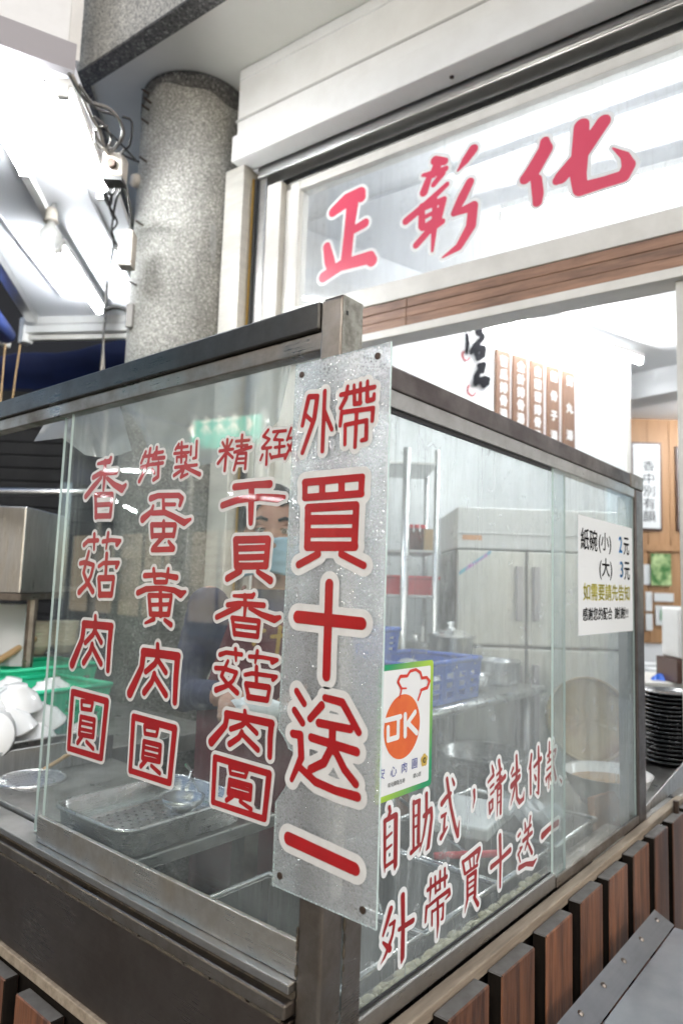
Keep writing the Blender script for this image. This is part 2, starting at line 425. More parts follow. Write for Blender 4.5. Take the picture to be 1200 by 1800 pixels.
# ------------------------------------------------------------------ mesh builder
class MB:
    def __init__(s):
        s.v = []; s.f = []; s.m = []
    def add(s, vs, fs, mi=0):
        o = len(s.v)
        s.v += [tuple(float(c) for c in p) for p in vs]
        s.f += [tuple(i + o for i in f) for f in fs]
        s.m += [mi] * len(fs)
        return s
    def box(s, c, size, rz=0.0, mi=0, mtop=None, mside=None):
        sx, sy, sz = size[0] / 2, size[1] / 2, size[2] / 2
        ca, sa = math.cos(rz), math.sin(rz)
        vs = []
        for dz in (-sz, sz):
            for dx, dy in ((-sx, -sy), (sx, -sy), (sx, sy), (-sx, sy)):
                vs.append((c[0] + dx * ca - dy * sa, c[1] + dx * sa + dy * ca, c[2] + dz))
        fs = [(3, 2, 1, 0), (4, 5, 6, 7), (0, 1, 5, 4), (1, 2, 6, 5), (2, 3, 7, 6), (3, 0, 4, 7)]
        o = len(s.f)
        s.add(vs, fs, mi)
        if mtop is not None:
            s.m[o + 1] = mtop
        if mside is not None:
            for k in (3, 5):
                s.m[o + k] = mside
        return s
    def bb(s, lo, hi, mi=0):
        return s.box([(a + b) / 2 for a, b in zip(lo, hi)], [abs(b - a) for a, b in zip(lo, hi)], 0, mi)
    def sbox(s, u0, u1, v0, v1, z0, z1, mi=0):
        """box in shop-front axes"""
        vs = [S(u, v, z) for z in (z0, z1) for u, v in ((u0, v0), (u0, v1), (u1, v1), (u1, v0))]
        return s.add(vs, [(0, 1, 2, 3), (7, 6, 5, 4), (0, 4, 5, 1), (1, 5, 6, 2), (2, 6, 7, 3), (3, 7, 4, 0)], mi)
    def prism(s, poly, z0, z1, mi=0):
        n = len(poly)
        vs = [(p[0], p[1], z0) for p in poly] + [(p[0], p[1], z1) for p in poly]
        fs = [tuple(range(n))[::-1], tuple(range(n, 2 * n))] + [(i, (i + 1) % n, n + (i + 1) % n, n + i) for i in range(n)]
        return s.add(vs, fs, mi)
    def slab(s, quad, thick, mi=0):
        """quad of 3D points extruded along its normal"""
        q = [np.array(p, float) for p in quad]
        n = np.cross(q[1] - q[0], q[-1] - q[0]); n /= np.linalg.norm(n)
        k = len(q)
        vs = q + [p + n * thick for p in q]
        fs = [tuple(range(k))[::-1], tuple(range(k, 2 * k))] + [(i, (i + 1) % k, k + (i + 1) % k, k + i) for i in range(k)]
        return s.add(vs, fs, mi)
    def tube(s, pts, r, seg=8, mi=0, caps=True):
        P = [np.array(p, float) for p in pts]
        rs = r if isinstance(r, (list, tuple)) else [r] * len(P)
        rings = []
        for i, p in enumerate(P):
            t = (P[min(i + 1, len(P) - 1)] - P[max(i - 1, 0)])
            t = t / (np.linalg.norm(t) + 1e-9)
            a = np.array([0, 0, 1.0]) if abs(t[2]) < 0.9 else np.array([1.0, 0, 0])
            x = np.cross(t, a); x /= np.linalg.norm(x); y = np.cross(t, x)
            rings.append([p + rs[i] * (math.cos(k * 2 * math.pi / seg) * x + math.sin(k * 2 * math.pi / seg) * y) for k in range(seg)])
        vs = [q for rg in rings for q in rg]
        fs = []
        for i in range(len(P) - 1):
            for k in range(seg):
                a, b = i * seg + k, i * seg + (k + 1) % seg
                fs.append((a, b, b + seg, a + seg))
        if caps:
            fs.append(tuple(range(seg)))
            fs.append(tuple(range((len(P) - 1) * seg, len(P) * seg))[::-1])
        return s.add(vs, fs, mi)
    def lathe(s, prof, c=(0, 0, 0), seg=32, mi=0, axis=None, close=False):
        vs = []; n = len(prof)
        rot = None
        if axis is not None:
            rot = Vector((0, 0, 1)).rotation_difference(Vector(axis)).to_matrix()
        for k in range(seg):
            a = 2 * math.pi * k / seg
            for r, z in prof:
                p = Vector((r * math.cos(a), r * math.sin(a), z))
                if rot:
                    p = rot @ p
                vs.append((p.x + c[0], p.y + c[1], p.z + c[2]))
        fs = []
        for k in range(seg):
            k2 = (k + 1) % seg
            for i in range(n - 1):
                fs.append((k * n + i, k2 * n + i, k2 * n + i + 1, k * n + i + 1))
        return s.add(vs, fs, mi)
    def grid(s, P, mi=0):
        ny, nx = len(P), len(P[0])
        vs = [P[j][i] for j in range(ny) for i in range(nx)]
        fs = [(j * nx + i, j * nx + i + 1, (j + 1) * nx + i + 1, (j + 1) * nx + i) for j in range(ny - 1) for i in range(nx - 1)]
        return s.add(vs, fs, mi)
    def mesh(s, name, origin=(0, 0, 0)):
        me = bpy.data.meshes.new(name)
        o = origin
        me.from_pydata([(p[0] - o[0], p[1] - o[1], p[2] - o[2]) for p in s.v], [], s.f)
        me.polygons.foreach_set('material_index', s.m)
        me.update()
        return me
    def build(s, name, mats, parent=None, smooth=False, bevel=0.0, solid=0.0, subsurf=0, origin=None, recalc=True):
        if origin is None:
            if parent is not None:
                origin = world_loc(parent)
            else:
                a = np.array(s.v)
                lo, hi = a.min(0), a.max(0)
                origin = ((lo[0] + hi[0]) / 2, (lo[1] + hi[1]) / 2, lo[2])
        me = s.mesh(name, origin)
        if recalc:
            bm = bmesh.new(); bm.from_mesh(me)
            bmesh.ops.recalc_face_normals(bm, faces=bm.faces)
            bm.to_mesh(me); bm.free()
        if not isinstance(mats, (list, tuple)):
            mats = [mats]
        for m in mats:
            me.materials.append(m)
        if smooth:
            me.polygons.foreach_set('use_smooth', [True] * len(me.polygons))
        ob = bpy.data.objects.new(name, me)
        COL.objects.link(ob)
        if parent is not None:
            ob.parent = parent
            ob.location = np.array(origin) - np.array(world_loc(parent))
        else:
            ob.location = origin
        if solid:
            md = ob.modifiers.new('solid', 'SOLIDIFY'); md.thickness = solid; md.offset = 0
        if bevel:
            md = ob.modifiers.new('bevel', 'BEVEL'); md.width = bevel; md.segments = 2
            md.limit_method = 'ANGLE'; md.angle_limit = math.radians(40)
        if subsurf:
            md = ob.modifiers.new('sub', 'SUBSURF'); md.levels = subsurf; md.render_levels = subsurf
        return ob

def world_loc(o):
    p = np.array(o.location)
    while o.parent is not None:
        o = o.parent
        p = p + np.array(o.location)
    return tuple(p)
def tag(o, label=None, cat=None, group=None, kind=None):
    if label: o['label'] = label
    if cat: o['category'] = cat
    if group: o['group'] = group
    if kind: o['kind'] = kind
    return o
def thing(name, label, cat, loc=(0, 0, 0), group=None):
    o = bpy.data.objects.new(name, None)
    o.empty_display_size = 0.1
    COL.objects.link(o)
    o.location = tuple(float(c) for c in loc)
    return tag(o, label, cat, group)
def copy_tree(o, parent=None, offset=None):
    c = o.copy(); COL.objects.link(c); c.parent = parent
    if offset is not None:
        c.location = np.array(o.location) + np.array(offset)
    for ch in [k for k in bpy.data.objects if k.parent == o]:
        copy_tree(ch, c)
    return c

ORD = ['lowest', 'second', 'third', 'fourth', 'fifth', 'sixth', 'seventh', 'eighth', 'ninth', 'tenth', 'eleventh', 'twelfth', 'thirteenth', 'fourteenth', 'fifteenth', 'sixteenth', 'topmost']
def nth(i, n):
    return 'topmost' if i == n - 1 else ORD[i]
# ------------------------------------------------------------------ lettering: strokes -> smooth outlines
def sdf_grid(strokes, h, pad):
    allp = np.array([p[:2] for s in strokes for p in s]); rmax = max(p[2] for s in strokes for p in s)
    lo = allp.min(0) - rmax - pad - 2 * h
    hi = allp.max(0) + rmax + pad + 2 * h
    xs = np.arange(lo[0], hi[0] + h, h); ys = np.arange(lo[1], hi[1] + h, h)
    X, Y = np.meshgrid(xs, ys)
    D = np.full(X.shape, 1e9)
    for s in strokes:
        if len(s) == 1:
            D = np.minimum(D, np.hypot(X - s[0][0], Y - s[0][1]) - s[0][2]); continue
        for (x0, y0, r0), (x1, y1, r1) in zip(s[:-1], s[1:]):
            dx, dy = x1 - x0, y1 - y0
            L2 = dx * dx + dy * dy + 1e-12
            t = np.clip(((X - x0) * dx + (Y - y0) * dy) / L2, 0, 1)
            D = np.minimum(D, np.hypot(X - x0 - t * dx, Y - y0 - t * dy) - (r0 + t * (r1 - r0)))
    return xs, ys, D
def march(xs, ys, D, level):
    ny, nx = D.shape
    ins = D < level
    cnt = ins[:-1, :-1].astype(int) + ins[1:, :-1] + ins[:-1, 1:] + ins[1:, 1:]
    V = []; idx = {}; Fc = []
    def gp(i, j):
        k = (i, j)
        if k not in idx:
            idx[k] = len(V); V.append((xs[i], ys[j]))
        return idx[k]
    def ep(i0, j0, i1, j1):
        k = (i0, j0, i1, j1) if (i0, j0) < (i1, j1) else (i1, j1, i0, j0)
        if k not in idx:
            a, b = D[k[1], k[0]], D[k[3], k[2]]
            t = (level - a) / (b - a)
            idx[k] = len(V); V.append((xs[k[0]] + t * (xs[k[2]] - xs[k[0]]), ys[k[1]] + t * (ys[k[3]] - ys[k[1]])))
        return idx[k]
    for j in range(ny - 1):
        row = cnt[j]; i = 0
        while i < nx - 1:
            c = row[i]
            if c == 0:
                i += 1; continue
            if c == 4:
                k = i
                while k < nx - 1 and row[k] == 4:
                    k += 1
                Fc.append((gp(i, j), gp(k, j), gp(k, j + 1), gp(i, j + 1)))
                i = k; continue
            cs = ((i, j), (i + 1, j), (i + 1, j + 1), (i, j + 1)); poly = []
            for q in range(4):
                a, b = cs[q], cs[(q + 1) % 4]
                ia, ib = ins[a[1], a[0]], ins[b[1], b[0]]
                if ia: poly.append(gp(*a))
                if ia != ib: poly.append(ep(a[0], a[1], b[0], b[1]))
            if len(poly) > 2:
                Fc.append(tuple(poly))
            i += 1
    return V, Fc
class Plane:
    """flat surface: origin o, in-plane axes a, b, outward normal n"""
    def __init__(s, o, a, b, n):
        s.o, s.a, s.b, s.n = (np.array(k, float) for k in (o, a, b, n))
    def px(s, x, y):
        p = onpl(x, y, s.o, s.n) - s.o
        return float(np.dot(p, s.a)), float(np.dot(p, s.b))
    def scale(s, x, y):
        p0 = np.array(s.px(x, y)); p1 = np.array(s.px(x + 1, y)); p2 = np.array(s.px(x, y + 1))
        return math.sqrt(abs(np.linalg.det(np.array([p1 - p0, p2 - p0]))))
    def w(s, u, v, d=0.0):
        return s.o + s.a * u + s.b * v + s.n * d
def trace(plane, zoom, strokes, k=1.0):
    """strokes in coordinates of an enlarged crop (x0, y0, factor) -> plane coordinates"""
    x0, y0, f = zoom
    out = []
    for st in strokes:
        o = []
        for x, y, w in st:
            X, Y = x0 + x / f, y0 + y / f
            u, v = plane.px(X, Y)
            o.append((u, v, 0.5 * k * w / f * plane.scale(X, Y)))
        out.append(o)
    return out
def refit(strokes, plane, xl, xr, yt, yb):
    """the same character again, fitted to another box of the same surface"""
    a = np.array([p for s in strokes for p in s])
    lo = (a[:, :2] - a[:, 2:3]).min(0); hi = (a[:, :2] + a[:, 2:3]).max(0)
    xc, yc = (xl + xr) / 2, (yt + yb) / 2
    u0, u1 = sorted((plane.px(xl, yc)[0], plane.px(xr, yc)[0]))
    v1, v0 = plane.px(xc, yt)[1], plane.px(xc, yb)[1]
    su_, sv_ = (u1 - u0) / (hi[0] - lo[0]), (v1 - v0) / (hi[1] - lo[1])
    sr = math.sqrt(su_ * sv_)
    return [[(u0 + (p[0] - lo[0]) * su_, v0 + (p[1] - lo[1]) * sv_, p[2] * sr) for p in s] for s in strokes]
def character(plane, strokes, parent, halo=0.006, mats=None, h=0.0011, d0=0.0008, name='character', clip=None):
    mats = mats or [RED, HALO]
    mb = MB()
    xs, ys, D = sdf_grid(strokes, h, halo)
    if halo > 0:
        V, Fc = march(xs, ys, D, halo)
        mb.add([plane.w(u, v, d0) for u, v in V], Fc, 1)
    V, Fc = march(xs, ys, D, 0.0)
    mb.add([plane.w(u, v, d0 + 0.0006) for u, v in V], Fc, 0)
    return mb.build(name, mats, parent, recalc=False)

def text_verts(s, size):
    cu = bpy.data.curves.new('t', 'FONT')
    cu.body = s; cu.size = size; cu.align_x = 'CENTER'; cu.align_y = 'CENTER'
    cu.resolution_u = 3
    ob = bpy.data.objects.new('t', cu); COL.objects.link(ob)
    dg = bpy.context.evaluated_depsgraph_get()
    me = bpy.data.meshes.new_from_object(ob.evaluated_get(dg))
    V = [(v.co.x, v.co.y) for v in me.vertices]; Fc = [tuple(p.vertices) for p in me.polygons]
    bpy.data.objects.remove(ob); bpy.data.curves.remove(cu); bpy.data.meshes.remove(me)
    return V, Fc
def write(mb, s, size, fn, mi=0, fx=1.0, fy=1.0):
    V, Fc = text_verts(s, size)
    if V:
        xs_ = [v[0] for v in V]; ys_ = [v[1] for v in V]
        cx, cy = (min(xs_) + max(xs_)) / 2, (min(ys_) + max(ys_)) / 2
        mb.add([fn((x - cx) * fx, (y - cy) * fy) for x, y in V], Fc, mi)
    return mb

PL_A = Plane((AX, 0, 0), (0, -1, 0), (0, 0, 1), (-1, 0, 0))      # u runs to the right as seen from the street
PL_B = Plane((0, BY, 0), (1, 0, 0), (0, 0, 1), (0, -1, 0))
PL_P = Plane((AX - 0.0145, 0, 0), (0, -1, 0), (0, 0, 1), (-1, 0, 0))  # acrylic plate, outer face

# ================================================================== SETTING
mb = MB(); mb.bb((-40, -40, -0.1), (40, 40, 0.0))
tag(mb.build('street_ground', mat('pale_paving', (0.15, 0.147, 0.14), 0.8, col2=(0.11, 0.108, 0.1), scale=3, bump=0.2)), kind='structure')
mb = MB(); mb.sbox(-6.5, 2.1, 0.06, 7.0, 0.004, 0.03)
tag(mb.build('shop_floor', TILE), kind='structure')

# ------------------------------------------------------------------ building shell
ZS = 3.45
bld = thing('shop_building', 'corner shop building with stone chip beam and grey painted soffit above the column', 'building', S(0, 0.3, 0))
c0 = onz(130, 132, ZS - 0.02)[:2]
cR = c0 - S_DIR[:2] * 7.5
dg_dir = (onz(232, 400, ZS)[:2] - onz(152, 140, ZS)[:2]); dg_dir /= np.linalg.norm(dg_dir)
cD = c0 + dg_dir * 4.0
lip = 0.06
nS = S_N[:2]; nD = np.array([dg_dir[1], -dg_dir[0]])
# inner corner of lip
def isect(p, d, q, e):
    A = np.array([[d[0], -e[0]], [d[1], -e[1]]]); t = np.linalg.solve(A, q - p)
    return p + d * t[0]
i0 = isect(cR + nS * lip, S_DIR[:2], cD + nD * lip, dg_dir)
iR = cR + nS * lip; iD = cD + nD * lip
mb = MB(); mb.prism([cR, c0, i0, iR], ZS - 0.025, 4.6, 0); mb.build('stone_beam', [TERR_L], bld)
mb = MB(); mb.prism([c0 + dg_dir * 0.001, cD, iD, i0 + dg_dir * 0.001], ZS - 0.025, 4.6, 0); mb.build('stone_beam', [TERR_L], bld)
# underside trim, darker stone
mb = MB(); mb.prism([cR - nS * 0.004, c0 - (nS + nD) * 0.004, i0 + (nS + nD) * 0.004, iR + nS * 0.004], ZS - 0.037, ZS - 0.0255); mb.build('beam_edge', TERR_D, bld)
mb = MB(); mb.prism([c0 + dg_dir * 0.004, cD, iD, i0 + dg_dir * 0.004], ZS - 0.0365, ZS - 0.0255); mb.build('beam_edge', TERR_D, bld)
mb = MB()
back = S(-7, 0.15, 0)[:2]; back2 = S(2.2, 0.15, 0)[:2]
mb.prism([iR, i0, iD, iD + nD * 3, S(-7, 2.5, 0)[:2]], ZS, ZS + 0.2)
mb.build('soffit', SOFFIT, bld)
# header wall over the opening and inner ceiling
mb = MB(); mb.sbox(-6.4, 1.60, 0.10, 0.30, 2.975, ZS - 0.002); mb.build('header_wall', WALLW, bld)
mb = MB(); mb.sbox(-6.4, 2.6, 0.301, 6.9, 2.96, 3.1); mb.build('inner_ceiling', CEILW, bld)
mb = MB(); mb.sbox(-6.4, -6.2, 0.31, 6.9, 0.03, 2.958); mb.build('inner_side_wall', WALLW, bld)
mb = MB(); mb.sbox(-6.4, -0.35, 0.12, 0.29, 0.03, 2.97); mb.build('front_wall', WALLW, bld)
mb = MB(); mb.sbox(1.602, 1.98, 0.52, 0.62, 0.0, ZS - 0.003); mb.build('pier_wall', WALLW, bld)
# ceiling beam deep inside
q0, q1 = at(1040, 745, 5.4), at(1300, 650, 4.6)
mb = MB()
mb.box(((q0[0] + q1[0]) / 2, (q0[1] + q1[1]) / 2, 2.86), (2.6, 0.25, 0.19), math.atan2(q1[1] - q0[1], q1[0] - q0[0])); mb.build('ceiling_beam', CEILW, bld)

# ------------------------------------------------------------------ stone column
cc = at(298, 1017, 2.87)
COLR = 0.235
mb = MB()
mb.lathe([(0, 0), (COLR, 0), (COLR, ZS - 0.05), (COLR - 0.003, ZS - 0.003), (0, ZS - 0.003)], (cc[0], cc[1], 0), 64)
colm = mb.build('stone_column', TERR, None, smooth=False)
for p in colm.data.polygons:
    p.use_smooth = abs(p.normal.z) < 0.5
tag(colm, 'round grey stone chip column with rusty nails beside the roller shutter', 'column')

# collar of darker cement at the column head, nails, pale scar
col_t = colm
def on_col(x, y, extra=0.0):
    d = ray(x, y); o = CAM - np.array([cc[0], cc[1], 0])
    a = d[0] ** 2 + d[1] ** 2; b = 2 * (o[0] * d[0] + o[1] * d[1]); c = o[0] ** 2 + o[1] ** 2 - (COLR + extra) ** 2
    disc = b * b - 4 * a * c
    t = (-b - math.sqrt(max(disc, 0))) / (2 * a)
    return CAM + t * d
mb = MB()
rr = []
for k in range(48):
    a = k * 2 * math.pi / 48
    rr.append(a)
prof_lo = [ZS - 0.075 - 0.02 * math.sin(3 * a + 0.5) - 0.012 * math.sin(7 * a) for a in rr]
P = [[(cc[0] + (COLR + 0.0035) * math.cos(a), cc[1] + (COLR + 0.0035) * math.sin(a), z) for a in rr + rr[:1]] for z in (0, 1)]
P[0] = [(p[0], p[1], prof_lo[i % 48]) for i, p in enumerate(P[0])]
P[1] = [(p[0], p[1], ZS - 0.006) for p in P[1]]
mb.grid(P); mb.build('cement_collar', TERR_D, col_t, smooth=True)
NAILM = mat('rusty_nail', (0.06, 0.04, 0.03), 0.6, 0.6)
for (x, y, dx) in ((252, 166, -1), (266, 182, 1), (252, 194, -1), (251, 218, -1), (258, 285, 1), (252, 397, 1), (240, 502, 1)):
    q = on_col(x + (10 if dx < 0 else 0), y)
    nrm = q - np.array([cc[0], cc[1], q[2]]); nrm[2] = 0; nrm /= np.linalg.norm(nrm)
    mb = MB(); mb.tube([q - nrm * 0.01, q + nrm * 0.035 + np.array([0, 0, 0.006])], [0.0042, 0.0036], 6)
    mb.build('nail', NAILM, col_t)
q = on_col(375, 425)
mb = MB()
sc = [[on_col(375 + (i - 2) * 3.2 * (1 - 0.12 * abs(j - 4)), 395 + j * 8, 0.002) for i in range(5)] for j in range(9)]
mb.grid(sc); mb.build('plaster_scar', mat('pale_plaster', (0.4, 0.4, 0.38), 0.9, col2=(0.24, 0.24, 0.23), scale=60), col_t)

# ------------------------------------------------------------------ roller shutter housing and guides
sh = thing('roller_shutter', 'white roller shutter housing with aluminium guide over the shop entrance', 'shutter', S(0.5, 0, 0))
UL = 1.515
mb = MB(); mb.sbox(-5.0, UL - 0.012, -0.098, 0.098, 3.16, ZS - 0.03); mb.build('housing', WHITE, sh, bevel=0.004)
mb = MB(); mb.sbox(-5.0, UL - 0.006, -0.104, -0.09, 3.225, 3.232); mb.build('seam', mat('seam_grey', (0.45, 0.44, 0.42), 0.6), sh)
mb = MB(); mb.sbox(-5.0, UL, -0.112, -0.02, 3.05, 3.1605); mb.build('housing_lower_band', WHITE, sh, bevel=0.004)
mb = MB(); mb.sbox(-5.0, UL - 0.02, -0.106, 0.097, ZS - 0.045, ZS - 0.002); mb.build('housing_top_lip', WHITE, sh, bevel=0.003)
mb = MB(); mb.sbox(-5.0, 1.46, -0.018, 0.09, 3.072, 3.158); mb.build('gap_shade_strip', mat('dark_gap', (0.03, 0.03, 0.032), 0.5), sh)  # near-black strip painting the shade of the gap under the housing
mb = MB(); mb.sbox(-5.0, 1.455, -0.012, 0.05, 3.02, 3.071); mb.sbox(-5.0, 1.455, -0.016, 0.052, 3.008, 3.0195); mb.build('bottom_bar', ALU, sh, bevel=0.003)
mb = MB(); mb.sbox(1.475, 1.58, -0.075, 0.09, 0.0, 3.049); mb.build('guide_rail', mat('champagne_aluminium', (0.66, 0.64, 0.58), 0.42, 0.35, col2=(0.56, 0.54, 0.49), scale=8, stretch=(1, 1, 6)), sh, bevel=0.004)
mb = MB(); mb.sbox(1.456, 1.474, -0.02, 0.085, 0.0, 3.007); mb.build('guide_seal', RUBBER, sh)
mb = MB(); mb.sbox(1.4655, 1.4705, -0.026, -0.0201, 0.0, 3.006); mb.build('yellow_strip', YEL, sh)
mb = MB(); mb.sbox(1.412, 1.4555, -0.005, 0.085, 0.0, 3.006); mb.build('inner_guide', ALU, sh, bevel=0.003)
for uu in (0.55, -0.1):
    mb = MB(); q = S(uu, -0.06, 3.049); mb.lathe([(0, -0.002), (0.008, -0.002), (0.008, 0.001), (0, 0.001)], q, 12)
    mb.build('screw', NAILM, sh)

# ------------------------------------------------------------------ shop front: transom window, planks, jambs
sf = thing('shop_entrance', 'cream aluminium shop front with lettered transom window above a wood plank lintel', 'entrance', S(0.6, 0, 0))
def member(n, u0, u1, v0, v1, z0, z1, m=CREAM, bev=0.003):
    k = MB(); k.sbox(u0, u1, v0, v1, z0, z1); return k.build(n, m, sf, bevel=bev)
member('jamb', 1.335, 1.411, 0.0, 0.10, 0.0, 2.972)
member('jamb', 1.285, 1.3345, 0.03, 0.10, 0.0, 2.94)
member('frame_stile', 1.238, 1.2845, 0.0, 0.06, 2.347, 2.94)
member('frame_top', -0.16, 1.2375, 0.0, 0.06, 2.902, 2.94)
member('reveal', -1.6, 1.334, 0.035, 0.099, 2.9405, 2.973, mat('olive_reveal', (0.2, 0.19, 0.165), 0.6))
member('frame_bottom', -0.16, 1.2375, 0.0, 0.06, 2.347, 2.419)
member('frame_stile', -0.175, -0.1605, 0.0, 0.06, 2.347, 2.94)
member('frame_stile', -0.21, -0.1755, 0.012, 0.08, 2.22, 2.94)
member('lintel_lip', -0.3, 1.334, -0.004, 0.09, 2.215, 2.245)
member('door_jamb', -0.131, -0.104, 0.02, 0.085, 0.03, 2.2145)
member('door_jamb_trim', -0.20, -0.1315, 0.0, 0.085, 0.03, 2.2145)
# lintel planks
pz = [2.2455, 2.279, 2.3125, 2.3465]
cuts = [[-0.6, 0.74, 1.334], [-0.6, 0.742, 1.334], [-0.6, 0.739, 1.334]]
for r in range(3):
    for a, b in zip(cuts[r][:-1], cuts[r][1:]):
        member('plank', a + 0.001, b - 0.001, 0.004 + 0.001 * (r % 2), 0.06, pz[r] + 0.0006, pz[r + 1] - 0.0006, WOOD_B, 0.0015)
k = MB(); k.sbox(-0.16, 1.2375, 0.024, 0.030, 2.4195, 2.9015)
tp = k.build('transom_pane', GLASS_T, sf)
PL_T = Plane(S(0, 0.0235, 0), -S_DIR, (0, 0, 1), -S_N)
ZT1 = (400, 60, 2.6087); ZT2 = (860, 150, 3.529)
G_ZHENG = [[(485, 815, 44), (545, 765, 62), (605, 735, 60), (615, 750, 40)], [(575, 760, 60), (558, 900, 50), (542, 1050, 52)], [(575, 900, 34), (630, 868, 40)],
           [(455, 975, 36), (468, 1040, 50), (480, 1085, 44)], [(440, 1115, 46), (520, 1062, 46), (650, 1025, 56), (662, 1040, 50)]]
G_ZHANG = [[(950, 580, 40), (995, 585, 34)], [(968, 585, 44), (945, 640, 40)], [(895, 648, 16), (945, 640, 32), (1000, 618, 26)], [(925, 655, 30), (900, 725, 40)],
           [(985, 640, 30), (945, 690, 26)], [(818, 858, 34), (900, 790, 34), (1005, 690, 24)], [(890, 790, 28), (890, 880, 34)], [(895, 800, 26), (990, 760, 30), (968, 845, 32), (895, 890, 28)],
           [(895, 845, 20), (970, 805, 20)], [(865, 968, 32), (920, 905, 34), (985, 860, 26)], [(950, 760, 24), (948, 880, 30), (938, 995, 14)],
           [(1125, 530, 46), (1090, 580, 38), (1055, 628, 10)], [(1110, 680, 40), (1075, 750, 46), (1040, 820, 34)], [(1050, 820, 26), (1125, 790, 46), (1115, 880, 48), (1060, 975, 36), (985, 1025, 8)]]
G_HUA = [[(342, 350, 60), (345, 400, 92), (270, 530, 96), (222, 580, 70)], [(290, 590, 70), (300, 680, 72), (297, 725, 60)],
         [(570, 255, 96), (560, 420, 104), (550, 560, 100), (560, 640, 90)], [(705, 228, 90), (575, 420, 92), (445, 570, 88), (420, 590, 60)],
         [(565, 645, 90), (700, 605, 78), (830, 565, 80)], [(830, 565, 80), (862, 500, 84), (840, 440, 56), (762, 390, 10)]]
for g, z in ((G_ZHENG, ZT1), (G_ZHANG, ZT1), (G_HUA, ZT2)):
    character(PL_T, trace(PL_T, z, g), tp, halo=0.0115, mats=[RED_T, HALO_W], h=0.0025, d0=0.001)

# ------------------------------------------------------------------ lamps
def lamp(p0, p1, label, drop=0.0, housing=True, group=None, r=0.014, name='fluorescent_lamp', glow=None):
    p0, p1 = np.array(p0, float), np.array(p1, float)
    d = p1 - p0; L = np.linalg.norm(d); d = d / L
    t = thing(name, label, 'lamp', (p0 + p1) / 2, group)
    m = MB(); m.tube([p0 + d * 0.02, p1 - d * 0.02], r, 12); m.build('tube', glow or TUBE, t, smooth=True)
    if housing:
        rz = math.atan2(d[1], d[0]); c = (p0 + p1) / 2
        m = MB(); m.box((c[0], c[1], c[2] + r + 0.024), (L, 0.05, 0.03), rz); m.build('housing', WHITE, t, bevel=0.004)
        for q in (p0, p1):
            m = MB(); m.box((q[0], q[1], q[2] + 0.006), (0.02, 0.032, 0.042), rz); m.build('end_cap', WHITE, t)
    if drop:
        for q in (p0 + d * 0.15 * L, p1 - d * 0.15 * L):
            m = MB(); m.tube([q + np.array([0, 0, r + 0.039]), q + np.array([0, 0, drop])], 0.004, 6); m.build('hanger', ALU, t)
    return t
# ceiling lamps in the shop
lamp(onz(862, 549, 2.86), onz(1126, 637, 2.86), 'lit fluorescent tube along the ceiling above the menu boards', drop=0.1, glow=TUBE_I)
lamp(onz(950, 550, 2.86), onz(1050, 516, 2.86), 'short lit fluorescent tube under the shop ceiling by the door jamb', drop=0.1, glow=TUBE_I)
lamp(S(-0.25, 0.62, 2.86), S(0.62, 0.55, 2.86), 'lit fluorescent tube seen behind the transom lettering', drop=0.1, glow=TUBE_I)
lamp((7.4, -3.8, 2.86), (6.15, -2.45, 2.86), 'lit fluorescent tube in the far dining room', drop=0.1, glow=TUBE_I)
lamp((4.6, -0.9, 2.86), (5.6, -1.6, 2.86), 'lit fluorescent tube over the dining tables', drop=0.1, glow=TUBE_I)
lamp((6.0, 1.2, 2.86), (6.6, 0.4, 2.86), 'lit fluorescent tube before the wood panelled wall', drop=0.1, glow=TUBE_I)
# unseen awning added behind the camera to bounce fill light
sc_ = thing('added_awning', 'flat white awning sheet over the street with lamps under it', 'awning', (-1.8, -1.4, 0))
mb = MB(); mb.bb((-4.4, -4.2, 4.2), (-0.9, 2.6, 4.23)); mb.build('sheet', CANOPY, sc_)
for x, y in ((-4.3, -4.1), (-4.3, 2.5), (-1.0, -4.1)):
    mb = MB(); mb.tube([(x, y, 0), (x, y, 4.199)], 0.025, 10); mb.build('post', STEEL, sc_)
AW = 'lamps under the street awning'
for x, y in ((-1.5, -1.5), (-1.8, -0.3), (-2.3, 1.6)):  # fill tubes added out of view to brighten the street side
    lamp((x - 0.55, y - 0.3, 3.1), (x + 0.55, y + 0.3, 3.1), 'lit fluorescent tube hanging under the street awning', drop=1.1, group=AW, r=0.019, glow=TUBE_S)
FAR = 'lamps across the street'
for a, b in (((-3.28, 7.95, 2.7), (-3.73, 7.38, 2.7)), ((-5.7, 8.23, 2.7), (-6.94, 7.93, 2.7)), ((-4.68, 10.38, 2.7), (-5.54, 11.07, 2.7)), ((-5.92, 11.49, 2.7), (-6.74, 12.31, 2.7))):
    lamp(a, b, 'lit fluorescent tube of a stall across the street', group=FAR, drop=0.5)
mb = MB(); mb.bb((-8, 6.8, 3.2), (-2.6, 13, 3.23))
t_ = thing('market_awning', 'dark awning of the stalls across the street', 'awning', (-5.3, 9.9, 0))
mb.build('sheet', TARP, t_)
for x, y in ((-7.9, 6.9), (-2.7, 6.9), (-7.9, 12.9), (-2.7, 12.9)):
    mb = MB(); mb.tube([(x, y, 0), (x, y, 3.199)], 0.03, 10); mb.build('post', STEEL, t_)
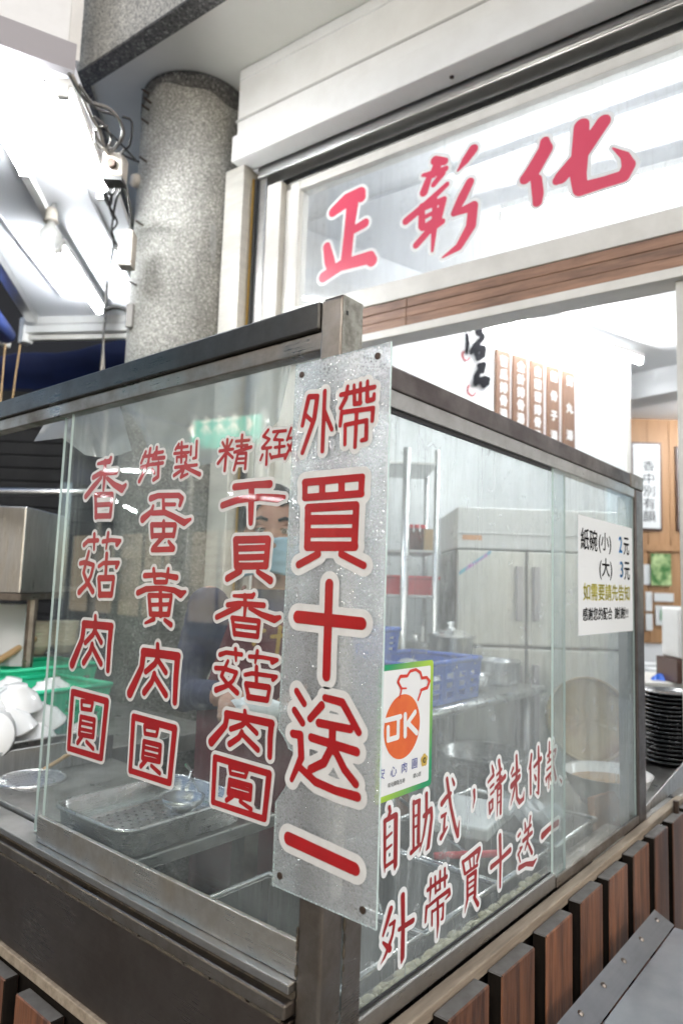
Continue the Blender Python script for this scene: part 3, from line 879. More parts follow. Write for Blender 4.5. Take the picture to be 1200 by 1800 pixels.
# green lit sign across the street (it shows in the glass)
def refA(x, y, z):
    p = onp(x, y, 0, AX); d = ray(x, y); d[0] *= -1
    return p + d * ((z - p[2]) / d[2])
g0, g1 = refA(330, 788, 2.45), refA(452, 778, 2.45)
gd = (g1 - g0); gl_ = np.linalg.norm(gd[:2]); gd = gd / np.linalg.norm(gd)
gn = np.array([-gd[1], gd[0], 0]);
if np.dot(gn, np.array([AX, 1.2, 0]) - g0) < 0: gn = -gn
gs = thing('green_sign', 'green lit street sign with white arrows across the street', 'sign', (g0 + g1) / 2 * np.array([1, 1, 0]))
GREEN_E = emit('green_sign_glow', (0.03, 0.75, 0.5), 1.3)
WHITE_E = emit('white_sign_glow', (1, 0.9, 0.75), 2.0)
mb = MB()
q = [g0 + gn * 0.0, g1 + gn * 0.0, g1 + np.array([0, 0, 0.24]), g0 + np.array([0, 0, 0.24])]
mb.slab(q, 0.06); mb.build('panel', GREEN_E, gs)
PL_G = Plane(g0, gd, (0, 0, 1), gn)
for a in (0.04, 0.96):
    sgn = 1 if a < 0.5 else -1
    mb = MB(); u = a * gl_
    mb.add([PL_G.w(u, 0.15, 0.07), PL_G.w(u + sgn * 0.06, 0.07, 0.07), PL_G.w(u + sgn * 0.06, 0.23, 0.07)], [(0, 1, 2)]); mb.build('arrow', WHITE_E, gs)
for a in (0.3, 0.5, 0.7):
    u = a * gl_
    st = [[(u - 0.05, 0.2, 0.008), (u + 0.05, 0.21, 0.008)], [(u, 0.24, 0.008), (u - 0.005, 0.09, 0.008)], [(u - 0.05, 0.12, 0.008), (u - 0.01, 0.17, 0.008)], [(u + 0.05, 0.1, 0.008), (u + 0.01, 0.16, 0.008)]]
    character(PL_G, st, gs, halo=0, mats=[WHITE_E], h=0.006, d0=0.07, name='lettering')
for p in (g0, g1):
    mb = MB()
    mb.tube([p + gn * -0.03 + np.array([0, 0, -2.45]), p + gn * -0.03 + np.array([0, 0, 0.3])], 0.025, 8)
    mb.build('post', STEEL, gs)

# shop houses across the street
FACADE = mat('dim_facade', (0.2, 0.185, 0.165), 0.8, col2=(0.14, 0.13, 0.12), scale=2)
SHOPLIT = emit('lit_shop_window', (1.0, 0.8, 0.56), 0.35)
FW = [('grey tiled', FACADE), ('cream plastered', mat('cream_plaster', (0.34, 0.3, 0.23), 0.85)), ('brown brick', mat('brown_brick', (0.16, 0.085, 0.055), 0.85, col2=(0.11, 0.06, 0.04), scale=30)), ('green tiled', mat('green_tile', (0.1, 0.14, 0.12), 0.5)), ('dark plastered', mat('dark_plaster', (0.09, 0.088, 0.085), 0.85))]
for i, (lk, m_) in enumerate(FW):
    y0 = -8.0 + i * 5.5
    hh = thing('shop_house', lk + ' shop house across the street with lit shop window', 'house', (-9.2, y0 + 2.75, 0), 'houses across the street')
    k = MB(); k.bb((-11.5, y0, 0.0), (-9.2, y0 + 5.45, 8.0 + 0.5 * (i % 2))); k.build('wall', m_, hh)
    for a, b in ((0.4, 2.5), (2.9, 5.0)):
        k = MB(); k.bb((-9.199, y0 + a, 0.35), (-9.15, y0 + b, 2.5)); w_ = k.build('shop_window', SHOPLIT, hh)
        k = MB(); k.bb((-9.149, y0 + (a + b) / 2 - .04, 0.35), (-9.11, y0 + (a + b) / 2 + .04, 2.5)); k.build('mullion', RUBBER, w_)
        k = MB(); k.bb((-9.199, y0 + a + .3, 3.9), (-9.15, y0 + b - .3, 5.4)); k.build('upper_window', DKW if 'DKW' in globals() else RUBBER, hh)

# ------------------------------------------------------------------ side canopy with its lamps (upper left)
ZC = 2.85
cp = thing('side_canopy', 'white sheet canopy with aluminium edge profiles beyond the stone column', 'canopy', tuple(onz(100, 420, ZC)[:2]) + (0,))
ring = [onz(*p, ZC)[:2] for p in ((-120, 46), (131, 132), (235, 420), (262, 556), (52, 562), (0, 472), (-120, 290))]
mb = MB(); mb.prism(ring, ZC, ZC + 0.03); mb.build('sheet', CANOPY, cp)
e0, e1 = onz(-120, 40, ZC), onz(130, 130, ZC)
mb = MB(); mb.slab([e0 + np.array([0, 0, -0.012]), e1 + np.array([0, 0, -0.012]), e1 + np.array([0, 0, 0.075]), e0 + np.array([0, 0, 0.075])], 0.03); mb.build('front_trim', CANOPY_D, cp)
# far fascia, aluminium with two ribs
def bar(n, a, b, w, h, m, parent, bev=0.003):
    a, b = np.array(a, float), np.array(b, float); d = b - a; L = np.linalg.norm(d[:2])
    c = (a + b) / 2
    k = MB(); k.box((0, 0, 0), (np.linalg.norm(d), w, h))
    M = Matrix.Translation(Vector(c)) @ Vector((1, 0, 0)).rotation_difference(Vector(d)).to_matrix().to_4x4()
    k.v = [tuple(M @ Vector(p)) for p in k.v]
    return k.build(n, m, parent, bevel=bev)
f0, f1 = onz(48, 566, ZC - 0.02), onz(300, 560, ZC - 0.02)
bar('fascia', f0 + np.array([0, 0, 0.0]), f1, 0.05, 0.05, WHITE, cp)
bar('fascia', f0 + np.array([0, 0, -0.055]), f1 + np.array([0, 0, -0.055]), 0.07, 0.045, WHITE, cp)
bar('fascia', f0 + np.array([0, 0, -0.10]), f1 + np.array([0, 0, -0.10]), 0.03, 0.03, CREAM, cp)
bar('fascia_end', f0 + np.array([0, 0, 0.02]), f0 + np.array([0, 0, -0.13]), 0.06, 0.06, WHITE, cp)
bar('edge_profile', onz(-60, 370, ZC - 0.03), onz(58, 560, ZC - 0.03), 0.06, 0.05, ALU, cp)
bar('rafter', onz(-30, 165, ZC - 0.022), onz(88, 384, ZC - 0.022), 0.035, 0.03, WHITE, cp)
cdir = onz(180, 550, ZC) - onz(100, 430, ZC); cdir /= np.linalg.norm(cdir); cper = np.array([-cdir[1], cdir[0], 0])
for k_ in range(-1, 5):
    c_ = onz(100, 400, ZC) + cper * 0.21 * k_
    bar('sheet_rib', c_ - cdir * 1.0 + np.array([0, 0, -0.004]), c_ + cdir * 0.75 + np.array([0, 0, -0.004]), 0.012, 0.007, CANOPY, cp, 0.001)
for p in (onz(300, 560, ZC), onz(-120, 46, ZC)):
    bar('post', (p[0], p[1], 0.0), (p[0], p[1], ZC - 0.14), 0.05, 0.05, STEEL, cp)
# white box above the canopy edge
b0, b1 = at(-140, 2, 2.55), at(136, 104, 2.72)
zb = 3.24
wb = thing('signboard_box', 'plain white box mounted above the canopy edge next to the stone beam', 'box', ((b0[0] + b1[0]) / 2, (b0[1] + b1[1]) / 2, 0))
bz0 = onz(-140, -5, zb); bz1 = onz(136, 108, zb)
bd = (bz1 - bz0); bd /= np.linalg.norm(bd); bn = np.array([-bd[1], bd[0], 0])
if np.dot(bn, ray(60, 60)) < 0: bn = -bn
mb = MB(); mb.prism([bz0[:2], bz1[:2], (bz1 + bn * 0.3)[:2], (bz0 + bn * 0.3)[:2]], zb, zb + 0.9); mb.build('case', WHITE, wb, bevel=0.004)
mb = MB(); q0 = bz1 - bd * 0.035; mb.prism([(q0 - bn * 0.012)[:2], (bz1 + bd * 0.006 - bn * 0.012)[:2], (bz1 + bd * 0.006 + bn * 0.1)[:2], (q0 + bn * 0.1)[:2]], zb - 0.005, zb + 0.9); mb.build('corner_trim', CREAM, wb)
CL = 'tubes under the side canopy'
lamp(onz(104, 440, ZC - 0.08), onz(176, 548, ZC - 0.08), 'lit fluorescent tube under the white canopy next to the column', group=None, r=0.018)
lamp(onz(-60, 110, ZC - 0.08), onz(45, 305, ZC - 0.08) * 1.0, 'lit fluorescent tube under the white canopy near its rafter', r=0.016)
lamp(onz(112, 165, ZC - 0.06), onz(180, 345, ZC - 0.06), 'lit fluorescent tube tucked behind the canopy edge by the cables', r=0.013, glow=TUBE_I)
# bare bulb in a socket
bp_ = onz(90, 398, ZC - 0.10)
bt = thing('bulb_socket', 'clear bulb in a ceramic socket hanging from the canopy rafter', 'lamp', bp_)
mb = MB(); mb.lathe([(0.0, 0.075), (0.018, 0.075), (0.024, 0.06), (0.024, 0.03), (0.03, 0.02), (0.0, 0.02)], bp_, 20); mb.build('socket', GBOX, bt, smooth=True)
mb = MB(); mb.lathe([(0.012, 0.018), (0.02, 0.0), (0.042, -0.03), (0.046, -0.05), (0.034, -0.078), (0, -0.09)], bp_, 24)
mb.build('bulb', film('bulb_glass', (0.85, 0.85, 0.82), clear=0.35), bt, smooth=True)
mb = MB(); mb.tube([bp_ + np.array([0, 0, 0.074]), bp_ + np.array([0.01, 0, 0.1])], 0.01, 8); mb.build('stem', ALU, bt)

# ------------------------------------------------------------------ background left: tarpaulin, rolled blind, dark market shutter
mb = MB()
tq = [at(-200, 655, 4.6), at(250, 598, 4.6), at(250, 800, 5.3), at(-200, 830, 5.3)]
P = [[tq[0] * (1 - i / 12) * (1 - j / 6) + tq[1] * (i / 12) * (1 - j / 6) + tq[2] * (i / 12) * (j / 6) + tq[3] * (1 - i / 12) * (j / 6) + np.array([0, 0, 0.02 * math.sin(i * 1.3 + j)]) for i in range(13)] for j in range(7)]
mb.grid(P)
tag(mb.build('tarpaulin_awning', TARP, None, solid=0.006, smooth=True), 'dark blue tarpaulin awning stretched behind the column', 'awning')
a_, b_ = onz(-60, 410, 2.8), onz(36, 556, 2.72)
rb = thing('rolled_blind', 'rolled blue tarpaulin blind hanging at the canopy edge', 'blind', (a_ + b_) / 2 + np.array([0, 0.25, 0]))
off = np.array([0.03, 0.22, -0.05])
mb = MB(); mb.tube([a_ + off, b_ + off], 0.05, 16); mb.build('roll', TARP_R, rb, smooth=True)
mb = MB(); mb.tube([b_ + off, b_ + off + np.array([0.02, 0.02, 0.0])], 0.02, 10); mb.build('axle', ALU, rb)
mb = MB(); mb.tube([b_ + off, b_ + off + np.array([0, 0, -0.9]), b_ + off + np.array([-0.02, 0, -1.6])], 0.004, 6); mb.build('pull_cord', WOOD_H, rb)
bar('bracket', onz(-30, 535, 2.74) + off, onz(40, 575, 2.72) + off, 0.03, 0.04, CREAM, rb)
bh = thing('added_backdrop', 'dark market hall wall far behind the blue tarpaulin', 'building', tuple(at(60, 1010, 7.5)[:2]) + (0,))  # dark wall added to shut out the sky behind the canopy
h0, h1 = at(-900, 1000, 7.5), at(420, 1020, 7.5)
k = MB(); hd_ = (h1 - h0); k.box(((h0[0] + h1[0]) / 2, (h0[1] + h1[1]) / 2, 3.2), (np.linalg.norm(hd_[:2]), 0.2, 6.4), math.atan2(hd_[1], hd_[0])); k.build('wall', mat('backdrop_dark', (0.035, 0.035, 0.038), 0.85), bh)
k = MB(); k.box(((h0[0] + h1[0]) / 2 - 0.5, (h0[1] + h1[1]) / 2 - 0.5, 5.6), (np.linalg.norm(hd_[:2]), 1.2, 0.1), math.atan2(hd_[1], hd_[0])); k.build('eave', DARK, bh)
ds = thing('market_shutter', 'dark slatted metal shutter of the stall behind the counter', 'shutter', tuple(at(60, 1010, 4.6)[:2]) + (0,))
dl, dr_ = at(-420, 1000, 4.6), at(330, 1018, 4.7)
dd = dr_ - dl; dd[2] = 0; dw = np.linalg.norm(dd); dd /= dw
first = None
cz = 0.0
rzd = math.atan2(dd[1], dd[0])
slat_me = None
for i in range(30):
    z = 0.05 + i * 0.09
    if slat_me is None:
        k = MB(); k.box((0, 0, 0), (dw, 0.02, 0.08)); slat_me = k.mesh('slat'); slat_me.materials.append(DARK)
    o = bpy.data.objects.new('slat', slat_me); COL.objects.link(o); o.parent = ds
    c = (dl + dr_) / 2
    o.location = (c[0] - ds.location.x, c[1] - ds.location.y, z); o.rotation_euler = (0.22, 0, rzd)
mb = MB(); c = (dl + dr_) / 2 + np.array([0.637, 0.637, 0]) * 0.05; mb.box((c[0], c[1], 1.4), (dw + 0.2, 0.02, 2.8), rzd); mb.build('backing', DARK, ds)
mb = MB(); c = at(20, 857, 3.7); mb.tube([at(-300, 860, 3.7), at(330, 868, 3.9)], 0.02, 10)
for xx in (-290, 320): p = at(xx, 860, 3.7 if xx < 0 else 3.9); mb.tube([(p[0], p[1], 0), p], 0.02, 8)
tag(mb.build('rail_pipe', STEEL_V, None, smooth=True), 'grey steel pipe rail in front of the dark shutter', 'rail')

# ------------------------------------------------------------------ cables and boxes next to the column
def cable(pts, r, label, m=CABLE, d=2.85, name='cable', group='cables by the column'):
    P_ = [at(x, y, min(d, 0.955 * 1.5 * 1210 / max(1013 - y, 300))) for x, y in pts]
    # smooth (Catmull-Rom)
    out = []
    for i in range(len(P_) - 1):
        p0, p1, p2, p3 = P_[max(i - 1, 0)], P_[i], P_[i + 1], P_[min(i + 2, len(P_) - 1)]
        for s_ in range(5):
            t = s_ / 5
            out.append(0.5 * ((2 * p1) + (-p0 + p2) * t + (2 * p0 - 5 * p1 + 4 * p2 - p3) * t * t + (-p0 + 3 * p1 - 3 * p2 + p3) * t ** 3))
    out.append(P_[-1])
    k = MB(); k.tube(out, r * 1.0, 6)
    return tag(k.build(name, m, None, smooth=True), label, 'cable', group)
cable([(122, 130), (150, 175), (190, 190), (212, 215), (215, 240), (190, 275)], 0.006, 'grey cable looping from the canopy corner to the upper junction box')
cable([(140, 150), (170, 190), (205, 205), (218, 235), (200, 262), (176, 250), (166, 228)], 0.005, 'grey cable coiled above the upper junction box')
cable([(215, 205), (232, 215), (228, 255), (215, 270), (245, 285)], 0.004, 'thin cable loop running back to the column above the socket', CABLE_D)
cable([(180, 225), (200, 240), (240, 282)], 0.0035, 'short black wire slanting onto the column', CABLE_D)
cable([(218, 325), (205, 350), (197, 400), (200, 430), (192, 480), (186, 545), (180, 620), (172, 700)], 0.0045, 'black cable hanging down along the column edge', CABLE_D)
cable([(222, 330), (228, 360), (230, 395), (226, 410)], 0.004, 'cable joining the two junction boxes')
cable([(215, 437), (190, 440), (186, 470), (186, 540), (182, 600), (185, 690)], 0.004, 'grey cable dropping from the lower junction box')
cable([(186, 545), (200, 540), (222, 545), (230, 560)], 0.009, 'thick cable elbow held on the column clamp', CABLE_D)
cable([(78, 140), (70, 190), (76, 222), (90, 218), (92, 180), (80, 140)], 0.0025, 'thin wire loop hanging from the canopy', d=2.6)
cable([(128, 132), (158, 200), (176, 232), (184, 262), (196, 276)], 0.005, 'pale cable running down the canopy edge into the upper junction box', GBOX)
cable([(165, 205), (185, 222), (196, 246), (182, 262), (168, 248), (172, 226), (190, 222)], 0.004, 'coil of thin grey wire beside the canopy edge')
cable([(206, 325), (196, 345), (186, 350), (198, 372), (206, 392), (196, 410), (205, 430)], 0.004, 'knotted black wire under the upper junction box', CABLE_D)
cable([(184, 560), (180, 640), (168, 690), (176, 660), (186, 690)], 0.0035, 'frayed string ends below the cable elbow', GBOX)
cable([(36, 606), (28, 660), (20, 720)], 0.004, 'pale rope hanging from the canopy corner', WOOD_H, d=3.9)
cable([(150, 285), (165, 300), (190, 360), (196, 345), (186, 340), (200, 385)], 0.006, 'tangle of taped wire ends below the upper junction box', CABLE_D)
def jbox(x, y, w, h, d, label, parts):
    c = at(x, y, d); t = thing('junction_box', label, 'junction box', c - np.array([0, 0, h / 2]))
    k = MB(); k.box(c, (0.06, w, h), math.radians(40)); k.build('case', GBOX, t, bevel=0.006)
    k = MB(); k.box(c - np.array([0, 0, h / 2 + 0.006]), (0.055, w * 0.95, 0.012), math.radians(40)); k.build('bottom_rim', RUBBER if parts else GBOX, t)
    if parts:
        p = c - R[:, 2] * -0.035
        k = MB(); k.lathe([(0, 0.012), (0.014, 0.012), (0.016, 0.0), (0.016, -0.02)], c + R[:, 2] * 0.036, 16, axis=tuple(R[:, 2])); k.build('knob', NAILM, t)
    return t
jbox(203, 297, 0.07, 0.085, 2.36, 'stained white junction box with a dark knob hanging among the cables', True)
jbox(224, 437, 0.055, 0.13, 2.66, 'plain beige junction box fixed to the column edge', False)
q = on_col(243, 320)
sk = thing('wall_socket', 'round ceramic insulator on the column between the junction boxes', 'insulator', q)
mb = MB(); mb.lathe([(0, 0.03), (0.022, 0.03), (0.03, 0.015), (0.03, -0.02), (0, -0.02)], q, 20, axis=tuple(R[:, 2] + R[:, 0] * -1.0)); mb.build('disc', GBOX, sk, smooth=True)
q = on_col(232, 558)
mb = MB(); mb.box(q, (0.05, 0.03, 0.10), math.radians(30)); tag(mb.build('cable_clamp', CABLE, None, bevel=0.004), 'grey clamp holding the thick cable on the column', 'clamp')

# ================================================================== THE STALL
GX = AX + 0.010; GY = BY + 0.010
PL_A = Plane((GX, 0, 0), (0, -1, 0), (0, 0, 1), (-1, 0, 0))
PL_B = Plane((0, GY, 0), (1, 0, 0), (0, 0, 1), (0, -1, 0))
st = thing('food_stall', 'stainless steel and glass food stall with red lettering and wood slat skirt', 'food stall', (AX + 0.02, BY + 0.02, 0))
def part(name, lo, hi, m, bev=0.003, parent=None):
    k = MB(); k.bb(lo, hi); return k.build(name, m, parent or st, bevel=bev)
YE = 2.75
part('corner_post', (AX, BY, 0.0), (AX + 0.043, BY + 0.04, 1.742), STEEL_D, 0.004)
part('post_cap', (AX + 0.0035, BY + 0.0035, 1.7422), (AX + 0.0395, BY + 0.0365, 1.7445), STEEL_TAR, 0.001)
part('foam_tape', (AX + 0.012, BY - 0.0036, 0.955), (AX + 0.034, BY - 0.0013, 1.66), mat('foam_tape', (0.55, 0.52, 0.46), 0.8, col2=(0.45, 0.42, 0.36), scale=30), 0.0)
part('post_side', (AX + 0.0012, BY - 0.0012, 0.98), (AX + 0.0425, BY - 0.0001, 1.7415), mat('mottled_zinc', (0.42, 0.41, 0.36), 0.45, 0.7, col2=(0.2, 0.19, 0.16), scale=70, contrast=(0.4, 0.68), bump=0.1), 0.0)
part('bolt_hole', (AX + 0.006, BY - 0.0016, 1.715), (AX + 0.0105, BY - 0.00125, 1.721), RUBBER, 0.0)
mb = MB()
for i in range(26):
    z = 0.60 + 0.11 * random.random() if i < 12 else 0.86 + 0.07 * random.random()
    r = 0.0015 + 0.0022 * random.random()
    c = np.array([AX + 0.0435 + 0.001 * random.random(), BY - 0.0014, z]) if i % 3 else np.array([AX - 0.0004, BY + 0.039, z])
    P = [[c + np.array([r * math.cos(a) * math.sin(b), r * math.sin(a) * math.sin(b) * 0.6, r * 2.6 * math.cos(b)]) for a in np.linspace(0, 2 * math.pi, 8)] for b in np.linspace(0.02, 3.1, 6)]
    mb.grid(P)
o = mb.build('weld_beads', GRIME, st, smooth=True); o['kind'] = 'stuff'
# front (street side)
part('top_rail', (AX - 0.002, BY + 0.041, 1.701), (AX + 0.04, YE, 1.742), mat('blackened_steel', (0.12, 0.115, 0.105), 0.26, 1.0, col2=(0.065, 0.06, 0.055), scale=9, rough2=0.4, bump=0.06, bump_scale=70), 0.003)
part('top_channel', (AX + 0.005, BY + 0.041, 1.674), (AX + 0.032, YE, 1.7005), STEEL_D, 0.002)
part('pane_rail', (AX + 0.001, BY + 0.041, 0.850), (AX + 0.0085, 1.295, 0.897), STEEL_RAIL, 0.0015)
part('track', (AX - 0.012, BY + 0.041, 0.838), (AX + 0.046, YE, 0.8495), STEEL, 0.0015)
part('track_groove', (AX - 0.004, BY + 0.041, 0.829), (AX + 0.046, YE, 0.8375), GRIME, 0.0)
part('ledge', (AX - 0.018, BY + 0.041, 0.809), (AX + 0.046, YE, 0.8285), STEEL_D, 0.003)
part('front_panel', (AX - 0.014, BY + 0.041, 0.652), (AX + 0.01, YE, 0.8045), mat('worn_panel_steel', (0.22, 0.185, 0.165), 0.24, 1.0, col2=(0.13, 0.105, 0.09), scale=4, rough2=0.42, bump=0.15, bump_scale=9, dist=0.004), 0.002)
part('post_foot_plate', (AX - 0.003, BY + 0.003, 0.55), (AX - 0.0002, BY + 0.038, 0.80), STEEL_D, 0.001)
part('wood_strip', (AX - 0.02, BY + 0.041, 0.632), (AX + 0.01, YE, 0.6515), WOOD_L, 0.002)
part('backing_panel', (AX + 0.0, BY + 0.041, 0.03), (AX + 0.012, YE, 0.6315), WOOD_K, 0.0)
# beads of grime along the seams
mb = MB()
y = BY + 0.05
while y < 2.3:
    l = 0.02 + 0.05 * random.random()
    mb.tube([(AX - 0.0145, y, 0.8068 + 0.001 * random.random()), (AX - 0.0145, y + l, 0.8068)], 0.0022 + 0.0016 * random.random(), 5)
    y += l + 0.012 * random.random()
g_ = mb.build('seam_grime', GRIME, st); g_['kind'] = 'stuff'
# shop side
part('top_rail', (AX + 0.044, BY - 0.001, 1.640), (2.016, BY + 0.038, 1.675), STEEL_TAR, 0.003)
part('top_rail_sleeve', (1.905, BY - 0.003, 1.637), (2.018, BY + 0.04, 1.677), STEEL_D, 0.003)
part('top_channel', (AX + 0.044, BY + 0.0015, 1.613), (1.95, BY + 0.03, 1.6395), STEEL, 0.002)
part('glazing_seal', (AX + 0.044, BY + 0.007, 1.606), (1.40, BY + 0.0095, 1.6128), RUBBER, 0.0)
part('bottom_rail', (AX + 0.044, BY + 0.0005, 0.756), (1.41, BY + 0.009, 0.785), STEEL, 0.002)
part('bottom_rail', (1.411, BY - 0.002, 0.756), (1.948, BY + 0.003, 0.777), STEEL_D, 0.001)
part('glazing_seal', (AX + 0.05, BY + 0.0075, 0.7852), (1.40, BY + 0.0098, 0.789), RUBBER, 0.0)
part('end_channel', (1.905, BY + 0.010, 0.756), (1.949, BY + 0.034, 1.6125), STEEL, 0.002)
part('end_post', (1.95, BY - 0.002, 0.0), (2.013, BY + 0.038, 1.6365), STEEL_TAR, 0.004)
part('wood_strip', (AX + 0.044, 0.5565, 0.735), (2.30, BY - 0.003, 0.7555), WOOD_L, 0.002)
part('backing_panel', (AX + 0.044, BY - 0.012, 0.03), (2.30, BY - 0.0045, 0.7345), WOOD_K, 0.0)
part('post_sleeve', (AX + 0.0435, BY - 0.0015, 0.0), (AX + 0.08, BY + 0.0003, 0.97), STEEL_D, 0.001)
# slats of the shop side (shared mesh)
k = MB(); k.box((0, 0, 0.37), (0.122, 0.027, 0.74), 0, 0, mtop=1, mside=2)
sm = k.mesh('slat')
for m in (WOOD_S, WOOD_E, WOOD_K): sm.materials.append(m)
def slat(x, y, rz, zt):
    o = bpy.data.objects.new('slat', sm); COL.objects.link(o); o.parent = st
    o.location = (x - st.location.x, y - st.location.y, zt - 0.74); o.rotation_euler = (0, 0, rz)
    md = o.modifiers.new('bevel', 'BEVEL'); md.width = 0.002; md.segments = 1
    return o
for i in range(-2, 8):
    slat(1.133 + 0.1655 * i + random.uniform(-.003, .003), 0.5425, random.uniform(-.006, .006), 0.744 + random.uniform(-.004, .004))
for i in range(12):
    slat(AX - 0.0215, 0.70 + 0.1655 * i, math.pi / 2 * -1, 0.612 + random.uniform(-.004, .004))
# glass
def pane(lo, hi, m, name='glass_pane'):
    k = MB(); k.bb(lo, hi)
    o = k.build(name, [m, GEDGE], st)
    n_axis = min(range(3), key=lambda i: hi[i] - lo[i])
    for p in o.data.polygons:
        if abs(p.normal[n_axis]) < 0.5: p.material_index = 1
    return o
gA = pane((GX, BY + 0.042, 0.8535), (GX + 0.005, 1.295, 1.69), GLASS_A)
gA2 = pane((GX + 0.012, BY + 0.042, 0.852), (GX + 0.017, 1.345, 1.69), GLASS_A)
gB = pane((AX + 0.05, GY, 0.760), (1.485, GY + 0.005, 1.63), GLASS_B)
gB2 = pane((1.405, BY + 0.004, 0.760), (1.945, BY + 0.0085, 1.63), GLASS_B)

# ---- characters on the street glass
Z1 = (100, 720, 2.7907); Z2 = (100, 1080, 2.7907); Z7 = (120, 790, 5.217)
C_XIANG = [[(398, 80, 34), (388, 108, 42), (280, 132, 24)], [(238, 258, 38), (300, 220, 38), (448, 205, 44)], [(345, 110, 38), (342, 240, 38), (330, 372, 26)],
           [(310, 260, 30), (240, 340, 44), (168, 432, 42)], [(365, 265, 30), (430, 325, 44), (500, 365, 56), (532, 330, 34)],
           [(258, 418, 34), (262, 622, 36)], [(258, 418, 40), (408, 412, 38)], [(412, 415, 36), (392, 615, 36)], [(265, 510, 34), (400, 503, 34)], [(262, 612, 40), (392, 610, 40)]]
C_GU = [[(152, 875, 36), (190, 838, 32), (280, 835, 32)], [(247, 780, 34), (244, 918, 22)], [(325, 845, 32), (400, 832, 30), (485, 838, 28), (455, 868, 44)], [(374, 770, 34), (355, 908, 22)],
        [(196, 938, 28), (172, 1030, 32), (148, 1130, 32), (175, 1205, 34), (232, 1302, 44)], [(118, 1045, 34), (160, 1035, 34), (240, 1060, 32), (215, 1160, 32), (178, 1235, 34), (108, 1308, 44)],
        [(288, 1072, 30), (330, 1042, 32), (400, 1040, 32), (470, 1038, 30), (448, 1080, 34)], [(360, 960, 36), (350, 1165, 34)],
        [(288, 1185, 38), (298, 1338, 40)], [(290, 1182, 44), (420, 1178, 44)], [(424, 1185, 34), (404, 1335, 36)], [(295, 1332, 44), (402, 1332, 44)]]
C_DAN = [[(765, 450, 50), (830, 425, 42), (1020, 422, 42), (1050, 450, 44), (1030, 512, 36)], [(878, 440, 32), (882, 560, 40)], [(880, 505, 30), (985, 505, 30)],
         [(785, 520, 28), (770, 570, 42), (690, 640, 58)], [(780, 585, 38), (890, 578, 44), (980, 620, 46), (1070, 672, 54), (1128, 642, 26)],
         [(772, 700, 38), (778, 800, 38)], [(772, 692, 40), (985, 692, 40)], [(990, 700, 38), (972, 795, 38)], [(780, 792, 40), (970, 787, 40)], [(882, 660, 34), (880, 800, 40)],
         [(872, 805, 40), (785, 905, 40)], [(778, 920, 40), (968, 915, 42)], [(928, 845, 28), (972, 905, 40)]]
C_HUANG = [[(708, 1158, 42), (860, 1148, 34), (1000, 1175, 46)], [(790, 1098, 34), (802, 1215, 34)], [(924, 1098, 34), (908, 1215, 34)], [(808, 1217, 36), (905, 1217, 36)],
           [(645, 1315, 44), (720, 1280, 44), (860, 1272, 38), (980, 1292, 44), (1038, 1328, 60), (1080, 1305, 26)], [(852, 1278, 40), (855, 1520, 46)],
           [(748, 1342, 38), (762, 1508, 42)], [(748, 1338, 38), (952, 1342, 34)], [(952, 1348, 34), (926, 1512, 42)], [(758, 1425, 30), (936, 1420, 30)], [(765, 1510, 40), (922, 1513, 40)],
           [(792, 1555, 38), (712, 1593, 20)], [(892, 1565, 32), (948, 1608, 44)]]
C_ROU = [[(498, 148, 22), (500, 215, 26)], [(430, 186, 32), (420, 262, 30), (362, 386, 38)], [(428, 184, 34), (500, 192, 32), (598, 206, 34)], [(596, 208, 34), (588, 300, 32), (582, 430, 28)],
         [(500, 212, 26), (485, 242, 26), (440, 280, 24)], [(505, 232, 22), (538, 284, 24)], [(482, 292, 26), (470, 330, 26), (432, 382, 28)], [(484, 306, 24), (538, 394, 28)]]
C_YUAN = [[(382, 502, 26), (575, 556, 28)], [(582, 560, 32), (556, 824, 28)], [(366, 766, 22), (550, 824, 26)], [(380, 502, 26), (364, 766, 24)],
          [(434, 547, 17), (500, 560, 17), (492, 594, 17), (436, 584, 17), (434, 547, 17)],
          [(432, 622, 19), (512, 642, 20), (506, 722, 20), (424, 704, 19), (432, 622, 19)], [(430, 650, 14), (508, 669, 14)], [(427, 678, 14), (506, 697, 14)],
          [(440, 716, 20), (416, 744, 20)], [(468, 742, 17), (508, 778, 19)]]
C_TE = [[(440, 208, 15), (418, 262, 14)], [(428, 232, 14), (480, 224, 14)], [(418, 284, 15), (476, 266, 13)], [(462, 192, 15), (452, 262, 16), (408, 352, 18)],
        [(484, 214, 15), (524, 208, 14)], [(494, 186, 15), (490, 240, 15)], [(474, 242, 15), (530, 236, 17)], [(468, 270, 14), (524, 262, 15)], [(502, 262, 16), (500, 330, 17), (478, 345, 17)], [(472, 292, 13), (482, 312, 14)]]
C_ZHI = [[(602, 170, 14), (586, 196, 13)], [(590, 188, 13), (645, 182, 13)], [(580, 216, 13), (650, 210, 13)], [(616, 162, 14), (614, 258, 14)], [(592, 234, 12), (592, 256, 12)], [(592, 234, 12), (640, 229, 12), (638, 252, 12)],
         [(662, 182, 13), (660, 222, 13)], [(690, 156, 14), (686, 236, 14), (672, 240, 12)], [(632, 260, 13), (640, 272, 13)], [(584, 284, 14), (690, 272, 14)], [(640, 280, 14), (578, 324, 16)], [(626, 296, 14), (612, 332, 15), (645, 316, 11)], [(640, 288, 14), (704, 318, 20)]]
